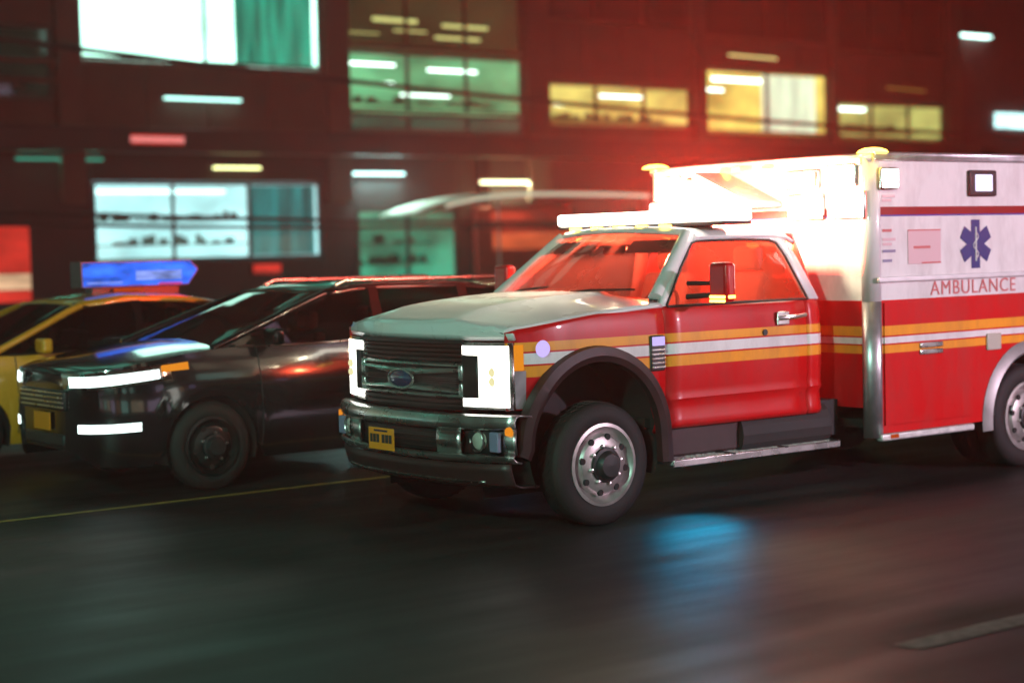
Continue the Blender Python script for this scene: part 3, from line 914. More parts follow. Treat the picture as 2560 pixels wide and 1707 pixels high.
for s in (-.85, .85):
    lamp('headlight_lamp', 'SPOT', (.08, s, 1.02), 260, (1, .97, .85), .08, aim=(-12, s * .8, 0), spot=70, blend=.8, parent=amb)
lamp('pool_lamp', 'SPOT', (1.80, -1.045, .318), 24, (.002, .56, 1), .34, aim=(1.38, -1.62, 0), spot=122, blend=1, parent=amb)  # blue lamp added to lay a blue pool on the road
for y in (-1.03, 1.03):
    MB().box(1.62, 1.98, y - .012, y + .012, .330, .3445).build('pool_strip', M['pool_blue'], amb, bevel=.004)  # glowing strip added as a body for the blue pool lamp

# ================================================================== OTHER CARS
def car(root, sp):
    x0, yc = sp['x0'], sp['yc']
    P = sp['paint']
    W2 = sp['w'] / 2
    zb = lambda u: sinterp(sp['belt'], u)
    wd = lambda u: W2 * sinterp(sp['plan'], u)
    zt = lambda u: interp(sp['top'], u)
    r = sp['r']
    wheels = sp['wheels']
    L = sp['L']
    def zl(u):
        z = interp([(0, .36), (.1, .24), (.5, .22), (L - .6, .22), (L - .1, .30), (L, .42)], u)
        for wu in wheels:
            d = (r + .055) ** 2 - (u - wu) ** 2
            if d > 0: z = max(z, r + math.sqrt(d))
        return min(z, zb(u) - .05)
    def side_s(u, z):
        s = wd(u)
        s -= .10 * max(0, (z - .72) / .42) ** 1.6
        s -= .07 * max(0, (.5 - z) / .28) ** 2
        if abs(z - .62) < .05: s += .006
        return s
    us = set(frange(0, L, 40)) | {.007, .015, .025, .04, .055, .07, .09, .11, .14, .18, .22, .27, L - .02, L - .06}
    for wu in wheels:
        for i in range(21):
            us.add(wu - (r + .055) * math.cos(PI * i / 20))
    us = sorted(us)
    rows = []
    nz = 12
    for u in us:
        a, b = zl(u), zb(u)
        near = [(x0 + u, yc - side_s(u, lerp(a, b, k / (nz - 1))), lerp(a, b, k / (nz - 1))) for k in range(nz)]
        sh = side_s(u, b)
        mid = [(x0 + u, yc + t * sh, b + .035 * (1 - t * t) ** .8 + .012 * (1 - abs(t)) ) for t in (-.9, -.75, -.4, 0, .4, .75, .9)]
        far = [(p[0], 2 * yc - p[1], p[2]) for p in near[::-1]]
        rows.append(near + mid + far)
    mb = MB().grid(rows)
    n = len(rows[0])
    mb.f.append(tuple(range(n)))
    mb.f.append(tuple(range(len(mb.v) - 1, len(mb.v) - n - 1, -1)))
    body = mb.build('body', P, root, smooth=35)
    # greenhouse
    ub, ur = sp['top'][0][0], sp['top'][-1][0]
    def top_w(u): return W2 * sp['roofw'] * interp([(ub, 1.12), (sp['roof'][0], 1.0), (sp['roof'][1], .97), (ur, 1.05)], u)
    gus = sorted(set(frange(ub, ur, 26)) | {sp['roof'][0], sp['roof'][1]})
    rows = []
    for u in gus:
        b, t = zb(u) - .01, max(zt(u), zb(u) + .004)
        sb = side_s(u, zb(u)) - .03
        stp = min(top_w(u), sb)
        fr = (t - b) / max(.01, sp['roofz'] - b)
        se = lerp(sb, stp, min(1, fr))
        near = [(x0 + u, yc - lerp(sb, se, k / 4), lerp(b, t - .035 * min(1, fr), k / 4)) for k in range(5)]
        mid = [(x0 + u, yc + q * se, t + .02 * (1 - q * q) * fr) for q in (-.93, -.6, 0, .6, .93)]
        rows.append(near + mid + [(p[0], 2 * yc - p[1], p[2]) for p in near[::-1]])
    MB().grid(rows).build('glazing', M['tint'], root, smooth=35)
    MB().box(x0 + ub + .35, x0 + ur - .4, yc - W2 * .8, yc + W2 * .8, .45, .70).build('cabin_floor', M['dark'], root)
    for uu in sp['seats']:
        for sg in (-1, 1):
            MB().prism([(x0 + uu, .6), (x0 + uu + .14, .6), (x0 + uu + .30, 1.16), (x0 + uu + .20, 1.18)], 'y', yc + sg * .36 - .22, yc + sg * .36 + .22).box(x0 + uu + .20, x0 + uu + .29, yc + sg * .36 - .12, yc + sg * .36 + .12, 1.19, 1.34).build('seat', M['seat'], root, bevel=.03)
    # roof
    ru = frange(sp['roof'][0] - .04, sp['roof'][1] + .04, 12)
    rows = []
    for u in ru:
        t = zt(u) + .012
        se = min(top_w(u), W2) + .012
        rows.append([(x0 + u, yc + q * se, t - (.05 if abs(q) == 1 else .012 if abs(q) > .94 else 0) + .02 * (1 - q * q)) for q in (-1, -.95, -.8, -.4, 0, .4, .8, .95, 1)])
    MB().grid(rows).build('roof', P, root, smooth=50, solid=.02)
    for sg in (-1, 1):
        def edge(u, d=.01):
            b, t = zb(u), max(zt(u), zb(u))
            fr = (t - b) / max(.01, sp['roofz'] - b)
            sb = side_s(u, b) - .03
            se = lerp(sb, min(top_w(u), sb), min(1, fr))
            return (x0 + u, yc + sg * (se + d - .012), t - .022 * fr)
        MB().tube([edge(u) for u in frange(ub, sp['roof'][0] + .03, 8)], .032, 8).build('pillar', P, root, smooth=60)
        MB().tube([edge(u) for u in frange(sp['roof'][1] - .03, ur, 8)], .040, 8).build('pillar', P, root, smooth=60)
        for u in sp['bpil']:
            b, t = zb(u), zt(u)
            sb, se = side_s(u, b) - .02, top_w(u) + .004
            MB().add([(x0 + u - .05, yc + sg * sb, b), (x0 + u + .05, yc + sg * sb, b), (x0 + u + .07, yc + sg * se, t - .03), (x0 + u - .02, yc + sg * se, t - .03)], [(0, 1, 2, 3)]).build('pillar', M['black_paint'], root, solid=.02)
        # door seams and handles
        for u in sp['seams']:
            zs_ = frange(.32, zb(u) - .01, 10)
            MB().tube([(x0 + u, yc + sg * (side_s(u, z) + .001), z) for z in zs_], .005, 5).build('door_seam', M['dark'], root)
        for u in sp['handles']:
            z = zb(u) - .14
            MB().tube([(x0 + u, yc + sg * (side_s(u, z) + .005), z), (x0 + u + .03, yc + sg * (side_s(u, z) + .03), z), (x0 + u + .17, yc + sg * (side_s(u, z) + .03), z), (x0 + u + .2, yc + sg * (side_s(u, z) + .005), z)], .011, 6).build('door_handle', sp['trim'], root, smooth=60)
        MB().tube([(x0 + u, yc + sg * (side_s(u, zb(u)) + .002), zb(u) + .004) for u in frange(ub + .2, ur - .15, 10)], .009, 6).build('belt_trim', sp['trim'], root, smooth=60)
        # mirror
        um = ub + .42
        MB().box(x0 + um, x0 + um + .10, yc + sg * (side_s(um, zb(um)) + .02), yc + sg * (side_s(um, zb(um)) + .22), zb(um) + .01, zb(um) + .14).build('mirror', P, root, bevel=.03, segs=3)
        # lamps
        def patch(u0, u1, z0f, z1f, off, nu=9, nz=4):
            rr = []
            for k in range(nz):
                row = []
                for u in frange(u0, u1, nu):
                    z = lerp(z0f(u), z1f(u), k / (nz - 1))
                    row.append((x0 + u - off * .8, yc + sg * (side_s(u, z) + off), z))
                rr.append(row)
            return rr
        h0 = sp['head']
        hh = MB().grid(patch(.0, h0[2] + .04, lambda u: h0[0] - .02 + u * .10, lambda u: h0[1] + .025 + u * .10, .008)).build('headlight', M['chrome'], root, smooth=60, solid=.01)
        if sp['lit']:
            MB().grid(patch(.012, h0[2] * .92, lambda u: h0[0] + u * .10, lambda u: h0[1] + u * .08, .016)).build('lamp_lens', M['car_head'], hh, smooth=60, solid=.005)
            MB().grid(patch(h0[2] * .95, h0[2] + .19, lambda u: h0[1] + .02 + .04 * (u - .5), lambda u: h0[1] + .065 + .08 * (u - .5), .012)).build('turn_lamp', M['amber_dim'], hh, smooth=60, solid=.005)
            MB().grid(patch(.03, .40, lambda u: .50 + u * .03, lambda u: .565 + u * .03, .012)).build('fog_light', M['car_head'], root, smooth=60, solid=.012)
        else:
            MB().grid(patch(.012, h0[2] * .92, lambda u: h0[0] + u * .10, lambda u: h0[1] + u * .08, .016)).build('lamp_lens', M['lens_off'], hh, smooth=60, solid=.005)
        MB().grid(patch(L - .30, L - .01, lambda u: .82, lambda u: .96, .008)).build('tail_light', M['tail'], root, smooth=60, solid=.01)
        for wu in wheels:
            t = wheel(x0 + wu, yc + 0, 1, r, r * .66, .20, root, lug=5, rim_mat=M['dark_rim'])
            side = -sg
            # wheel() builds about y = -side*s_out: shift it out to this side
            dy = (yc + sg * (wd(wu) - .012))
            for q in [t] + list(t.children):
                for v in q.data.vertices:
                    yy = v.co.y + (yc)              # offset from wheel plane
                    v.co.y = dy + (sg * -yy if True else yy) * 1.0
            for q in [t] + list(t.children):
                q.data.flip_normals() if sg > 0 else None
            rows = [[(x0 + wu + (r + .05) * math.cos(a), yc + sg * s_, r + (r + .05) * math.sin(a)) for s_ in (wd(wu) - .03, wd(wu) - .35)] for a in [PI * (1.1 - 1.2 * i / 20) for i in range(21)]]
            MB().grid(rows).build('wheel_well', M['dark'], root)
    # front face: grille, plate, lower intake
    fw = wd(.02)
    g = MB().box(x0 - .022, x0 + .03, yc - fw * .78, yc + fw * .78, .66, .82).build('grille', M['plastic'], root, bevel=.02)
    for k in range(4):
        z = .685 + k * .036
        MB().box(x0 - .030, x0 - .020, yc - fw * .76, yc + fw * .76, z, z + .012).build('grille_bar', sp['trim'], g)
    MB().box(x0 - .018, x0 + .03, yc - fw * .7, yc + fw * .7, .38, .48).build('lower_intake', M['plastic'], root, bevel=.02)
    MB().box(x0 - .030, x0 - .016, yc - .155, yc + .155, .50, .64).build('number_plate', M['plate'], root, bevel=.004)
    return body

M['black_paint'] = simple('black_car_paint', (.006, .006, .007), .16, coat=.8)
M['taxi_paint'] = simple('taxi_yellow', (.80, .36, .02), .25, coat=.8, noise=.08, nscale=2)
M['dark_rim'] = simple('dark_alloy', (.05, .05, .05), .35, metal=.8)
M['car_head'] = glow('car_headlight_on', (.80, 1, .94), 3.5)
M['tail'] = simple('tail_lens', (.35, .01, .01), .2, coat=1)

suv = empty('black_crossover', (1.45, 3.45, 0), 'black crossover with its headlights on beside the ambulance, nearest car behind it', 'car')
car(suv, dict(x0=-.98, yc=3.45, w=1.88, L=4.75, r=.345, paint=M['black_paint'], trim=M['chrome'], lit=True,
    belt=[(0, .84), (.05, .93), (.3, 1.00), (1.1, 1.10), (1.9, 1.09), (3.4, 1.13), (4.3, 1.13), (4.6, 1.08), (4.75, .92)],
    plan=[(0, .42), (.015, .55), (.04, .66), (.09, .77), (.18, .86), (.32, .93), (.55, .98), (.9, 1.0), (3.6, 1.0), (4.4, .95), (4.75, .80)],
    top=[(1.05, 1.10), (2.15, 1.51), (2.6, 1.56), (3.6, 1.55), (4.35, 1.45), (4.62, 1.12)],
    roof=(2.15, 4.30), roofz=1.54, roofw=.70, wheels=(.98, 3.75), seats=(1.95, 3.0), bpil=(2.62, 3.55), seams=(1.42, 2.60, 3.58), handles=(2.30, 3.32), head=(.845, .925, .62)))
for sg in (-1, 1):
    rack = MB().tube([(1.35, 3.45 + sg * .60, 1.555), (1.45, 3.45 + sg * .60, 1.595), (3.1, 3.45 + sg * .60, 1.585), (3.2, 3.45 + sg * .60, 1.53)], .016, 8)
    rack.build('roof_rack', M['chrome'], suv, smooth=60)
for s in (-.62, .62):
    lamp('headlight_lamp', 'SPOT', (-1.10, 3.45 + s, .86), 160, (.7, 1, .93), .07, aim=(-14, 3.45 + s, 0), spot=75, blend=.8, parent=suv)

taxi = empty('yellow_taxi', (1.0, 6.0, 0), 'yellow taxi with a glowing blue advertising box on its roof', 'taxi')
car(taxi, dict(x0=-1.95, yc=6.0, w=1.86, L=4.85, r=.325, paint=M['taxi_paint'], trim=M['plastic'], lit=False,
    belt=[(0, .72), (.05, .82), (.3, .88), (1.2, .99), (2.0, 1.00), (3.5, 1.04), (4.3, 1.06), (4.7, 1.02), (4.85, .90)],
    plan=[(0, .58), (.03, .68), (.10, .80), (.25, .91), (.6, .98), (.9, 1.0), (3.7, 1.0), (4.5, .94), (4.85, .80)],
    top=[(1.15, .99), (2.10, 1.42), (2.6, 1.475), (3.2, 1.45), (3.6, 1.37), (4.35, 1.06)],
    roof=(2.10, 3.55), roofz=1.45, roofw=.68, wheels=(.95, 3.80), seats=(1.95, 2.95), bpil=(2.65,), seams=(1.40, 2.66, 3.62), handles=(2.36, 3.35), head=(.74, .83, .50)))
M['ad_blue'] = glow('advert_blue', (.035, .16, .95), 1.15, vary=.75, vscale=(3.0, 1, 9))
M['ad_pale'] = glow('advert_pale', (.28, .40, 1), 1.0, vary=.5, vscale=(5, 1, 16))
M['ad_pink'] = glow('advert_pink', (1, .04, .14), .9)
AX0, AX1 = .42, 1.66
adp = MB().prism([(AX0, 1.545), (AX0, 1.80), (AX1 - .09, 1.80), (AX1, 1.70), (AX1 - .12, 1.545)], 'y', 5.88, 6.12).build('roof_advert', M['plastic'], taxi, bevel=.008)
MB().prism([(AX0 + .02, 1.56), (AX0 + .02, 1.785), (AX1 - .10, 1.785), (AX1 - .025, 1.70), (AX1 - .13, 1.56)], 'y', 5.874, 5.879).build('lit_panel', M['ad_blue'], adp)
MB().box(.98, 1.46, 5.870, 5.8735, 1.61, 1.70).build('lit_motif', M['ad_pale'], adp)
MB().box(.48, .84, 5.870, 5.8735, 1.585, 1.60).build('lit_motif', M['ad_pale'], adp)
MB().box(1.22, 1.46, 5.870, 5.8735, 1.563, 1.578).build('lit_motif', M['ad_pink'], adp)
MB().box(.55, 1.45, 5.92, 6.08, 1.47, 1.546).build('advert_base', M['plastic'], adp)
MB().box(.75, 1.05, 5.86, 5.88, 1.505, 1.535).build('medallion_light', M['orange_dim'], adp)

# ================================================================== OFFICE BUILDING ACROSS THE STREET
FY = 26.0
M['pier'] = simple('pier_concrete', (.10, .085, .07), .7, noise=.25, nscale=1.2, bump=.2, bscale=40)
M['spandrel'] = simple('spandrel_panel', (.075, .060, .045), .65, noise=.25, nscale=1.0, bump=.2, bscale=40)
M['darkwall'] = simple('dark_stone_base', (.03, .026, .026), .5, noise=.3, nscale=1.5)
M['wframe'] = simple('window_frame_metal', (.06, .055, .05), .4, metal=.5)
M['furn'] = simple('office_furniture', (.12, .12, .09), .6)
off = empty('office_building', (20, 31, 0), 'long office building with lit upper windows across the street behind the ambulance', 'building')

def window(x0, x1, z0, z1, room_col, room_e, depth=1.6, vary=.3, tubes=(), tube_mat=None, mull=1, curtain=None, blind=None, shelves=False, name='window'):
    fr = MB()
    t = .06
    fr.box(x0, x1, FY - .02, FY + .10, z0, z0 + t).box(x0, x1, FY - .02, FY + .10, z1 - t, z1)
    fr.box(x0, x0 + t, FY - .018, FY + .098, z0 + t, z1 - t).box(x1 - t, x1, FY - .018, FY + .098, z0 + t, z1 - t)
    for k in range(1, mull):
        x = lerp(x0, x1, k / mull)
        fr.box(x - .025, x + .025, FY - .016, FY + .09, z0 + t, z1 - t)
    f = fr.build(name, M['wframe'], off)
    pn = mull
    for k in range(pn):
        a = lerp(x0, x1, k / pn) + .03; b = lerp(x0, x1, (k + 1) / pn) - .03
        MB().box(a, b, FY + .03, FY + .038, z0 + t, z1 - t).build('pane', M['pane'], f)
    if room_e > 0:
        rm = glow('lit_room', room_col, room_e, vary=vary, vscale=(.55, .5, .9), sample=True)
    else:
        rm = M['dark']
    a, b, c, d = x0 + .01, x1 - .01, z0 + .01, z1 - .01
    y0, y1 = FY + .11, FY + depth
    MB().add([(a, y0, c), (b, y0, c), (b, y0, d), (a, y0, d), (a, y1, c), (b, y1, c), (b, y1, d), (a, y1, d)],
             [(0, 1, 5, 4), (3, 7, 6, 2), (0, 4, 7, 3), (1, 2, 6, 5), (4, 5, 6, 7)]).build('room', rm, f)
    for (xa, xb_, z, yy, th) in tubes:
        MB().tube([(xa, FY + yy, z), (xb_, FY + yy, z)], th, 8).build('ceiling_light', tube_mat, f)
    if curtain:
        xa, xb_, cm = curtain
        rows = [[(x, FY + .22 + .05 * math.sin(x * 19) + .02 * math.sin(x * 47 + z), z) for x in frange(xa, xb_, 60)] for z in (z0 + .07, lerp(z0, z1, .5), z1 - .07)]
        MB().grid(rows).build('curtain', cm, f, smooth=60)
    if blind:
        za, bm_ = blind
        MB().box(x0 + .07, x1 - .07, FY + .16, FY + .18, za, z1 - .06).build('blind', bm_, f)
    if shelves:
        sh = MB()
        rnd = random.Random(int(x0 * 10))
        for q in shelves:
            sh.box(x0 + .4, x1 - .3, FY + .7, FY + .95, q, q + .035)
            x = x0 + .5
            while x < x1 - .5:
                ww = rnd.uniform(.05, .22); hh = rnd.uniform(.04, .22)
                if rnd.random() < .7: sh.box(x, x + ww, FY + .72, FY + .9, q + .035, q + .035 + hh)
                x += ww + rnd.uniform(.03, .25)
        sh.build('display_shelf', M['furn'], f)
    return f

PIERS = [(-45.4, .7), (-39.3, .7), (-33.3, .7), (-27.2, .7), (-21.2, .7), (-15.0, .7), (-8.9, .7), (-2.8, .7), (3.3, .7), (9.05, .55), (15.72, .64), (21.72, .72), (27.42, .44), (32.84, .24), (38.3, .6)]
for x, w_ in PIERS:
    MB().box(x - w_ / 2, x + w_ / 2, FY - .22, FY + .6, 3.0, 29).build('pier', M['pier'], off, bevel=.03)
MB().box(-46, 38.6, FY + 1.9, 40, 0, 29).build('core', M['darkwall'], off)
MB().box(-46, 38.6, FY - .10, 40, 29.01, 29.6).build('parapet', M['pier'], off)
def spandrel(x0, x1, z0, z1, m_='spandrel', dy=.0):
    n = 4 if x0 > 9 and z0 < 9.5 and z1 - z0 > .2 else 1
    for k in range(n):
        a, b = lerp(x0, x1, k / n) + .012, lerp(x0, x1, (k + 1) / n) - .012
        d = random.uniform(-.012, .012)
        MB().box(a, b, FY - .05 + d, FY + .5, z0, z1).build('spandrel_panel', M[m_], off, bevel=.015)
tube_w = glow('tube_white', (.85, 1, .92), 8)
tube_y = glow('tube_yellow', (.85, .8, .28), 1.6)
cur_t = glow('curtain_teal', (.010, .30, .20), 1.5, vary=.75, vscale=(5, 1, .4))  # backlight and fold shading of the curtains put into their emission
cur_b = glow('curtain_blue_teal', (.008, .17, .175), 1.3, vary=.75, vscale=(5, 1, .4))
blind_d = simple('roller_blind', (.22, .17, .11), .8)
# bays: (x0, x1)
B = [(9.33, 15.40), (16.04, 21.36), (22.08, 27.20), (27.64, 32.72), (32.96, 38.00)]
# bay 1
spandrel(9.32, 15.41, 4.62, 6.10)
window(9.34, 15.39, 6.12, 9.4, (.55, 1, .82), 5.0, depth=1.75, vary=.3, tubes=[(9.9, 12.9, 7.9, 1.0, .05)], tube_mat=tube_w, mull=2, curtain=(13.2, 15.30, cur_t))
spandrel(9.32, 15.41, 9.42, 11)
# bay 2
spandrel(16.03, 21.37, 4.62, 4.70)
window(16.05, 21.35, 4.72, 5.16, (.03, .12, .08), .9, tubes=[], mull=3)
window(16.05, 21.35, 5.20, 6.62, (.12, .42, .20), 1.5, depth=1.75, vary=.6, tubes=[(16.5, 17.9, 6.40, .7, .03), (18.9, 20.4, 6.33, .7, .03), (18.4, 19.9, 5.74, 1.2, .022), (16.9, 18.4, 6.05, 1.5, .015)], tube_mat=tube_w, mull=3, shelves=(5.45,))
window(16.05, 21.35, 6.70, 8.6, (.040, .050, .020), 1.0, depth=1.75, vary=.4, tubes=[(16.6, 17.8, 7.22, 1.2, .012), (17.5, 18.8, 7.55, 1.0, .05), (19.6, 21.0, 7.50, 1.0, .04), (19.5, 20.9, 7.22, 1.2, .035), (18.3, 19.3, 7.35, 1.3, .02)], tube_mat=tube_y, mull=3)
spandrel(16.03, 21.37, 8.62, 9.4)
# bay 3
spandrel(22.07, 27.21, 4.55, 5.02)
window(22.09, 27.19, 5.04, 6.10, (.75, .62, .16), 1.4, vary=.6, tubes=[(23.1, 24.3, 5.62, .9, .03), (24.6, 26.2, 5.88, .8, .03)], tube_mat=tube_w, mull=3, shelves=(5.2,))
spandrel(22.07, 27.21, 6.12, 7.70)
MB().tube([(22.3, FY - .08, 6.25), (23.7, FY - .08, 6.21)], .02, 8).build('wall_light', tube_y, off)
window(22.09, 27.19, 7.72, 9.4, (0, 0, 0), 0, mull=3)
# bay 4
spandrel(27.63, 32.73, 4.50, 4.90)
window(27.65, 32.71, 4.92, 6.68, (.95, .72, .16), 1.6, vary=.55, tubes=[(28.8, 31.3, 6.50, .8, .05), (27.75, 29.3, 6.20, .9, .035)], tube_mat=tube_w, mull=2, curtain=(30.2, 32.4, glow('bright_curtain', (.85, 1, .72), 1.6, vary=.3, vscale=(3, 1, .5))))  # curtain's backlight put into its own glow
spandrel(27.63, 32.73, 6.70, 7.55)
MB().tube([(28.6, FY - .08, 7.08), (30.5, FY - .08, 7.05)], .025, 8).build('wall_light', tube_y, off)
window(27.65, 32.71, 7.57, 9.4, (0, 0, 0), 0, mull=2)
# bay 5
spandrel(32.95, 38.01, 4.50, 4.84)
window(32.97, 37.99, 4.86, 5.92, (.45, .44, .13), 1.4, vary=.7, tubes=[(33.0, 35.2, 5.80, .8, .045)], tube_mat=tube_w, mull=3, shelves=(5.1,))
spandrel(32.95, 38.01, 5.94, 7.40)
MB().tube([(35.2, FY - .08, 6.40), (37.0, FY - .08, 6.36)], .03, 8).build('wall_light', glow('wall_lamp_dim', (.6, .35, .06), .4), off)
window(32.97, 37.99, 7.42, 9.4, (0, 0, 0), 0, mull=3)
for x0, x1 in B:
    window(x0 + .02, x1 - .02, 11.1, 13.2, (0, 0, 0), 0, mull=2)
for x0, x1 in B[1:]:
    spandrel(x0, x1, 9.42, 11.08)
for (x0, x1), z0, z1 in zip(B, (6.10, 5.17, 5.02, 4.90, 4.84), (9.41, 6.63, 6.11, 6.69, 5.93)):
    MB().box(x0 + .05, x1 - .05, FY - .14, FY - .06, z0 - .10, z0 - .02).build('sill', M['pier'], off, bevel=.012)
    MB().box(x0 + .05, x1 - .05, FY - .12, FY - .06, z1 + .06, z1 + .16).build('lintel', M['pier'], off, bevel=.012)
# bays further along the street to the left
XL = [(-45.0, -39.7), (-38.9, -33.7), (-32.9, -27.6), (-26.8, -21.6), (-20.8, -15.4), (-14.6, -9.3), (-8.5, -3.2), (-2.4, 2.9), (3.7, 8.75)]
for i, (x0, x1) in enumerate(XL):
    spandrel(x0, x1, 4.62, 5.20)
    e = (.9, .2, 1.1, .4, 0.5, 1.2, .25, .9, .10)[i]
    col = ((.25, .9, .65), (.4, 1, .8), (.8, .7, .3), (.35, 1, .8), (.4, 1, .8), (.9, .8, .4), (.3, 1, .7), (.5, 1, .9), (.05, .16, .11))[i]
    window(x0 + .02, x1 - .02, 5.22, 6.75, col, e, vary=.5, tubes=[(x0 + 1, x0 + 3, 6.5, .8, .04)] if i < 8 else [], tube_mat=tube_w, mull=3, shelves=(5.5,))
    spandrel(x0, x1, 6.77, 7.9)
    window(x0 + .02, x1 - .02, 7.92, 9.6, (.1, .4, .3), (.4, 0, .8, 0, .1, 0, .5, .1, .03)[i], mull=3)
    spandrel(x0, x1, 9.62, 11.08)
    window(x0 + .02, x1 - .02, 11.1, 13.2, (.25, .9, .65), (0, .9, .4, 1.1, 0, .9, .4, 1.1, .8)[i], mull=2)
for i, (x0, x1) in enumerate(XL + B):
    spandrel(x0, x1, 13.22, 15.0)
    window(x0 + .02, x1 - .02, 15.02, 17.4, (.30, 1, .75), (.3, 0, .9, 1.4, .3, 0, .9, 1.4, .7, 1.3, .9, 0, .2, 0)[i], mull=2)
    spandrel(x0, x1, 17.42, 19.2)
    window(x0 + .02, x1 - .02, 19.22, 21.6, (.30, 1, .75), (0, .8, .2, 1.2, 0, .8, .2, 1.2, 1.3, 1.1, .3, .8, 0, 0)[i], mull=2)
    spandrel(x0, x1, 21.62, 29)
for z in (5.55, 5.95):
    MB().box(4.0, 9.0, FY - .12, FY - .05, z, z + .10).build('sill_band', M['pier'], off, bevel=.01)
# ground floor: dark base, fascia, shop windows
MB().box(-46, 38.6, FY - .9, FY - .3, 4.08, 4.60).build('canopy_fascia', M['darkwall'], off, bevel=.03)
MB().box(-46, 38.6, FY - .3, FY + .5, 4.20, 4.58).build('canopy_soffit', M['darkwall'], off)
def wallp(x0, x1, z0, z1, m_='darkwall'):
    MB().box(x0, x1, FY - .02, FY + .5, z0, z1).build('wall_panel', M[m_], off, bevel=.01)
wallp(3.0, 9.50, 0, 4.19)
for i, (x0, x1) in enumerate(XL[:8]):
    wallp(x0 - .8, x1 - .02 + .02, 3.42, 4.19)
    wallp(x0 - .8, x0 - .01, 0, 3.40)
    window(x0, x1, .5, 3.40, ((.3, 1, .75), (1, .85, .5), (.4, 1, .9), (.5, .9, 1))[i % 4], (1.5, .8, 1.6, 1.2)[i % 4], mull=3, shelves=(1.1, 1.8), name='shop_window')
wallp(9.51, 15.28, 0, 1.72); wallp(9.51, 15.28, 3.50, 4.19)
shop_tube = glow('shop_tube', (.7, 1, 1), 5)
window(9.53, 15.26, 1.74, 3.48, (.50, .88, .92), 2.0, depth=1.75, vary=.4, tubes=[(9.9, 13.2, 3.3, .9, .04)], tube_mat=shop_tube, mull=3, curtain=(13.40, 15.15, cur_b), shelves=(2.08, 2.62), name='shop_window')
wallp(15.29, 16.20, 0, 4.19)
wallp(16.21, 19.2, 2.86, 4.19); wallp(16.21, 19.2, 0, .50)
window(16.23, 19.18, .52, 2.84, (.05, .36, .22), 1.1, depth=1.6, vary=.7, tubes=[], mull=2, shelves=(1.0, 1.5, 2.0), name='shop_window')
wallp(19.21, 19.64, 0, 4.19)
wallp(20.20, 38.6, 2.9, 4.19)
wallp(22.9, 38.6, 0, 2.89)
M['red_shop'] = simple('red_shopfront', (.42, .03, .02), .5, noise=.2)
M['red_glow'] = glow('red_sign_glow', (1, .055, .035), .75, vary=.3, vscale=(1, 1, 2))
MB().box(19.66, 20.16, FY - .16, FY + .3, 0, 2.88).build('shop_pillar', M['red_shop'], off, bevel=.02)
MB().box(20.17, 22.85, FY - .10, FY + .2, 1.80, 2.22).build('shop_fascia', glow('shop_fascia_glow', (1, .16, .05), .6, vary=.4, vscale=(.8, 1, 2)), off, bevel=.01)
MB().box(20.17, 22.85, FY + .02, FY + .4, 0, 1.79).box(20.17, 22.85, FY + .02, FY + .4, 2.23, 2.88).build('shop_front', M['red_shop'], off)

# corner block farther right
cor = empty('corner_block', (48, 32, 0), 'dark building at the right edge with a pale lit sign on it', 'building')
MB().box(38.8, 58, FY + .4, 40, 0, 17).build('wall', simple('dark_brick', (.07, .035, .035), .8, noise=.3, nscale=3), cor)
MB().box(41.0, 43.6, FY + .20, FY + .39, 5.36, 5.82).build('lit_sign', glow('sign_teal_white', (.55, 1, .98), 2.6, vary=.4, vscale=(1, 1, 5)), cor, bevel=.02)
cl = MB().box(38.9, 40.7, FY + .15, FY + .39, 8.26, 8.42).build('lamp_housing', M['plastic'], cor, bevel=.02)
MB().box(39.0, 40.6, FY + .16, FY + .38, 8.20, 8.258).build('lamp_tube', glow('lamp_tube_teal', (.6, 1, .88), 6), cl)
for z0 in (3.2, 6.4, 9.6):
    for k in range(5):
        x = 39.6 + k * 3.4
        if z0 == 6.4 and k == 0: continue
        f = MB().box(x, x + 1.5, FY + .34, FY + .398, z0 + (.0 if z0 != 3.2 else .0), z0 + 1.6).build('window', M['wframe'], cor)
        MB().box(x + .08, x + 1.42, FY + .325, FY + .338, z0 + .08, z0 + 1.52).build('pane', M['tint'], f)

# tube lights on the dark wall over the shops
def tube_light(x0, x1, z, col, e, th, label, watts=7):
    t = empty('tube_light', ((x0 + x1) / 2, FY - .1, z), label, 'light', 'tube lights over the shop fronts')
    MB().box(x0, x1, FY - .10, FY - .021, z + .02, z + .10).build('fitting', M['plastic'], t, bevel=.01)
    MB().tube([(x0 + .05, FY - .12, z), (x1 - .05, FY - .12, z)], th, 8).build('tube', glow('tube_' + label.split()[0], col, e), t)
    lo_ = lamp('tube_lamp', 'AREA', ((x0 + x1) / 2, FY - .155, z - .03), watts, col, .1, aim=((x0 + x1) / 2, FY - 1.1, z - 1.0), parent=t)
    lo_.data.shape = 'RECTANGLE'
    lo_.data.size = (x1 - x0) * .9
    lo_.data.size_y = .03
tube_light(12.35, 13.65, 3.80, (.95, 1, .42), 4, .028, 'yellowish tube light above the right half of the bright shop window')
tube_light(15.9, 17.6, 3.69, (.55, 1, .95), 5, .032, 'teal white tube light above the narrow green shop window', 160)
tube_light(19.8, 21.5, 3.50, (1, 1, .55), 6, .036, 'pale yellow tube light above the red shop front', 120)
tube_light(7.75, 9.8, 3.95, (.06, .55, .36), .8, .025, 'dim green tube light on the dark wall at far left')
tube_light(11.2, 13.2, 5.32, (.50, 1, .88), 3.5, .028, 'teal tube light on the brown wall below the big bright window')
neon = empty('neon_sign', (10.6, FY - 1.0, 4.3), 'red and white neon strip sign on the dark fascia above the shop', 'sign')
MB().box(9.95, 11.3, FY - .98, FY - .905, 4.22, 4.46).build('sign_board', M['plastic'], neon, bevel=.02)
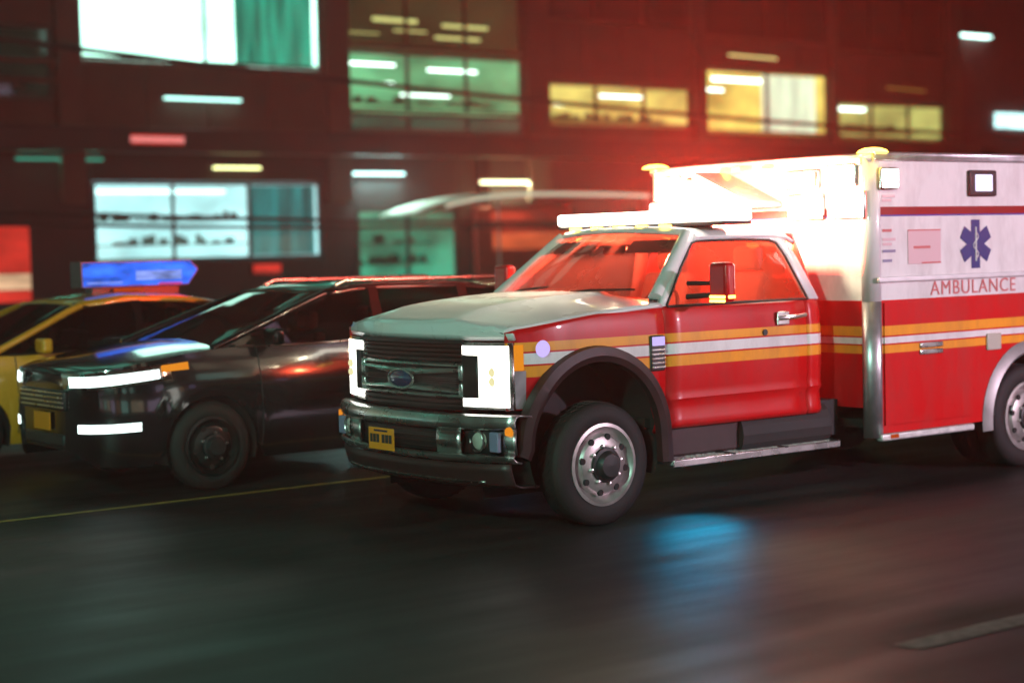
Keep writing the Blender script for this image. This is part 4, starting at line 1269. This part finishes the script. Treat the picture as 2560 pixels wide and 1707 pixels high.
for z, mt_ in ((4.42, M['red_glow']), (4.37, glow('neon_white', (1, .30, .28), 1.5)), (4.31, glow('neon_white', (1, .30, .28), 1.5)), (4.26, M['red_glow'])):
    MB().tube([(10.0, FY - 1.0, z), (11.25, FY - 1.0, z)], .018, 8).build('neon_tube', mt_, neon)
rs = empty('shop_sign', (7.2, FY - .3, .9), 'tall red illuminated sign with a pale band at the left edge', 'sign')
MB().box(6.3, 8.0, FY - .32, FY - .03, .90, 2.62).build('sign_box', M['plastic'], rs, bevel=.02)
MB().box(6.36, 7.94, FY - .335, FY - .321, 1.56, 2.56).build('lit_face', M['red_glow'], rs)
MB().box(6.36, 7.94, FY - .335, FY - .321, .96, 1.20).build('lit_face', M['red_glow'], rs)
MB().box(6.36, 7.94, FY - .335, FY - .321, 1.22, 1.54).build('pale_band', glow('pale_band', (1, .62, .36), .9, vary=.4, vscale=(1, 1, 6)), rs)
rs2 = empty('shop_sign', (13.7, FY - .1, 1.36), 'small red lit sign under the teal curtained shop window', 'sign')
MB().box(13.3, 14.1, FY - .10, FY - .021, 1.36, 1.64).build('sign_box', M['plastic'], rs2, bevel=.01)
MB().box(13.34, 14.06, FY - .112, FY - .101, 1.44, 1.60).build('lit_face', M['red_glow'], rs2)
MB().box(13.34, 14.06, FY - .112, FY - .101, 1.39, 1.41).build('lit_face', M['red_glow'], rs2)

# awning over the red shop
aw = empty('awning', (20, 24, 0), 'cream curved entrance awning in front of the red shop', 'awning')
prof = [(16.7, 2.66), (16.9, 2.75), (17.4, 2.90), (18.0, 3.02), (18.8, 3.12), (19.8, 3.17), (21.5, 3.17), (23.8, 3.13)]
def prz(x): return sinterp(prof, x)
M['canvas'] = simple('cream_canvas', (.72, .68, .55), .8, noise=.1, bump=.1, bscale=90)
nt = M['canvas'].node_tree
tl = nt.nodes.new('ShaderNodeBsdfTranslucent'); tl.inputs[0].default_value = (.75, .72, .58, 1)
mx = nt.nodes.new('ShaderNodeMixShader'); mx.inputs[0].default_value = .45
nt.links.new(nt.nodes['Principled BSDF'].outputs[0], mx.inputs[1]); nt.links.new(tl.outputs[0], mx.inputs[2])
nt.links.new(mx.outputs[0], nt.nodes['Material Output'].inputs[0])
rows = [[(x, y, prz(x) + (.03 if abs(y - 25) < .6 else 0)) for y in (24.0, 24.5, 25.0, 25.5, 25.75)] for x in frange(16.7, 23.8, 30)]
MB().grid(rows).build('canvas', M['canvas'], aw, smooth=60, solid=.02)
rows = [[(x, 23.99, prz(x) - d) for d in (-.012, .10 if x > 17.2 else .06)] for x in frange(16.7, 23.8, 30)]
MB().grid(rows).build('valance', M['canvas'], aw, smooth=60, solid=.015)
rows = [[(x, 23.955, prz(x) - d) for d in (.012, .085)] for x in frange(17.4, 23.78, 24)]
MB().grid(rows).build('valance_glow', glow('awning_valance_glow', (.82, .90, .66), .85), aw, smooth=60, solid=.01)  # glowing strip added so the valance shows as a pale line
for x in (19.0, 23.7):
    MB().tube([(x, 24.05, .14), (x, 24.05, prz(x) - .01)], .03, 8).build('post', M['alu'], aw, smooth=60)

# overhead cables
def cable(y, pts, r, label):
    x0, z0 = pts[0]; x1, z1 = pts[1]
    k = (z1 - z0) / (x1 - x0)
    P = []
    for x in frange(-14, 58, 40):
        z = z0 + k * (x - x0)
        P.append((x, y, z + .0010 * (x - (x0 + x1) / 2) ** 2 - .0010 * ((x1 - x0) / 2) ** 2))
    tag(MB().tube(P, r, 8).build('overhead_cable', M['dark'], smooth=60), label, 'cable', 'overhead cables across the street front')
cable(23.0, ((6.435, 6.045), (37.95, 4.776)), .055, 'topmost dark overhead cable crossing in front of the lit office windows')
cable(23.4, ((6.35, 2.775), (14.2, 2.53)), .045, 'upper of two low cables crossing the bright shop window')
cable(23.2, ((6.29, 2.53), (14.1, 2.37)), .04, 'lower of two low cables crossing the bright shop window')

# ================================================================== STREET LAMPS and the building opposite
def street_lamp(x, y, h, arm, col, energy, label, aim, cone):  # lamps out of view, assumed and aimed to light the ambulance
    t = empty('street_lamp', (x, y, .14), label, 'street lamp', 'assumed street lamps along the near pavement')
    MB().lathe([(.16, 0), (.16, .3), (.10, .36), (.07, h - .6), (.05, h)], x, y, .14, axis='z', n=14, caps=True).build('pole', M['plastic'], t, smooth=50)
    P = [(x, y, h - .1), (x, y + arm * .3, h + .35), (x, y + arm * .7, h + .5), (x, y + arm, h + .5)]
    MB().tube(P, .045, 8).build('arm', M['plastic'], t, smooth=60)
    MB().box(x - .14, x + .14, y + arm - .1, y + arm + .55, h + .43, h + .56).build('lamp_head', M['plastic'], t, bevel=.05)
    MB().box(x - .11, x + .11, y + arm - .02, y + arm + .48, h + .410, h + .4295).build('lens', glow('street_lamp_lens', col, 8), t)
    lamp('street_light', 'SPOT', (x, y + arm + .2, h + .33), energy, col, .15, aim=aim, spot=cone, blend=.9, parent=t)
street_lamp(-11.0, -14.6, 6.0, 6.5, (.48, 1, .76), 5200, 'unseen street lamp with a teal white lens, assumed for the light on the front', (-1.0, .2, .9), 54)
street_lamp(7.5, -14.6, 3.2, 3.0, (1, .72, .90), 6000, 'unseen street lamp with a pinkish white lens, assumed for the light on the side', (3.9, 0, 1.75), 44)

opp = empty('brick_building', (-5, -22, 0), 'dark brick building with lit shops on the near side of the street', 'building')
MB().box(-55, 45, -23.5, -20.4, 0, 24).build('wall', simple('dark_brown_brick', (.08, .045, .035), .8, noise=.3, nscale=3), opp)
OC = [glow('opposite_room', c, e, vary=.4, vscale=(.6, 1, .9), sample=True) for c, e in (((.5, 1, .85), 1.6), ((1, .82, .55), 1.3), ((.9, .7, 1), 1.5), ((1, .5, .3), .8))]
rnd = random.Random(3)
for i in range(18):
    x = -53.5 + i * 5.4
    f = MB().box(x, x + 4.4, -20.39, -20.33, .6, 3.3).build('shop_window', M['wframe'], opp)
    MB().box(x + .1, x + 2.15, -20.325, -20.315, .7, 3.2).box(x + 2.25, x + 4.3, -20.325, -20.315, .7, 3.2).build('lit_pane', OC[i % 4], f)
    for k, z in enumerate((5.0, 8.4, 11.8, 15.2)):
        for dx in (.2, 2.5):
            f = MB().box(x + dx, x + dx + 1.7, -20.39, -20.33, z, z + 2.1).build('window', M['wframe'], opp)
            lit = rnd.random() < .4
            MB().box(x + dx + .08, x + dx + 1.62, -20.325, -20.315, z + .08, z + 2.02).build('lit_pane' if lit else 'pane', OC[rnd.randrange(3)] if lit else M['tint'], f)

# ================================================================== HAZE
hz = MB().box(-60, 75, -24, 45, -1.3, 31)
hm = bpy.data.materials.new('haze')
hm.use_nodes = True
nt = hm.node_tree
nt.nodes.remove(nt.nodes['Principled BSDF'])
pv = nt.nodes.new('ShaderNodeVolumePrincipled')
pv.inputs['Color'].default_value = (.95, .93, .93, 1)
pv.inputs['Density'].default_value = .0016
pv.inputs['Anisotropy'].default_value = .6
nt.links.new(pv.outputs[0], nt.nodes['Material Output'].inputs['Volume'])
ho = hz.build('haze', hm)
tag(ho, kind='stuff')
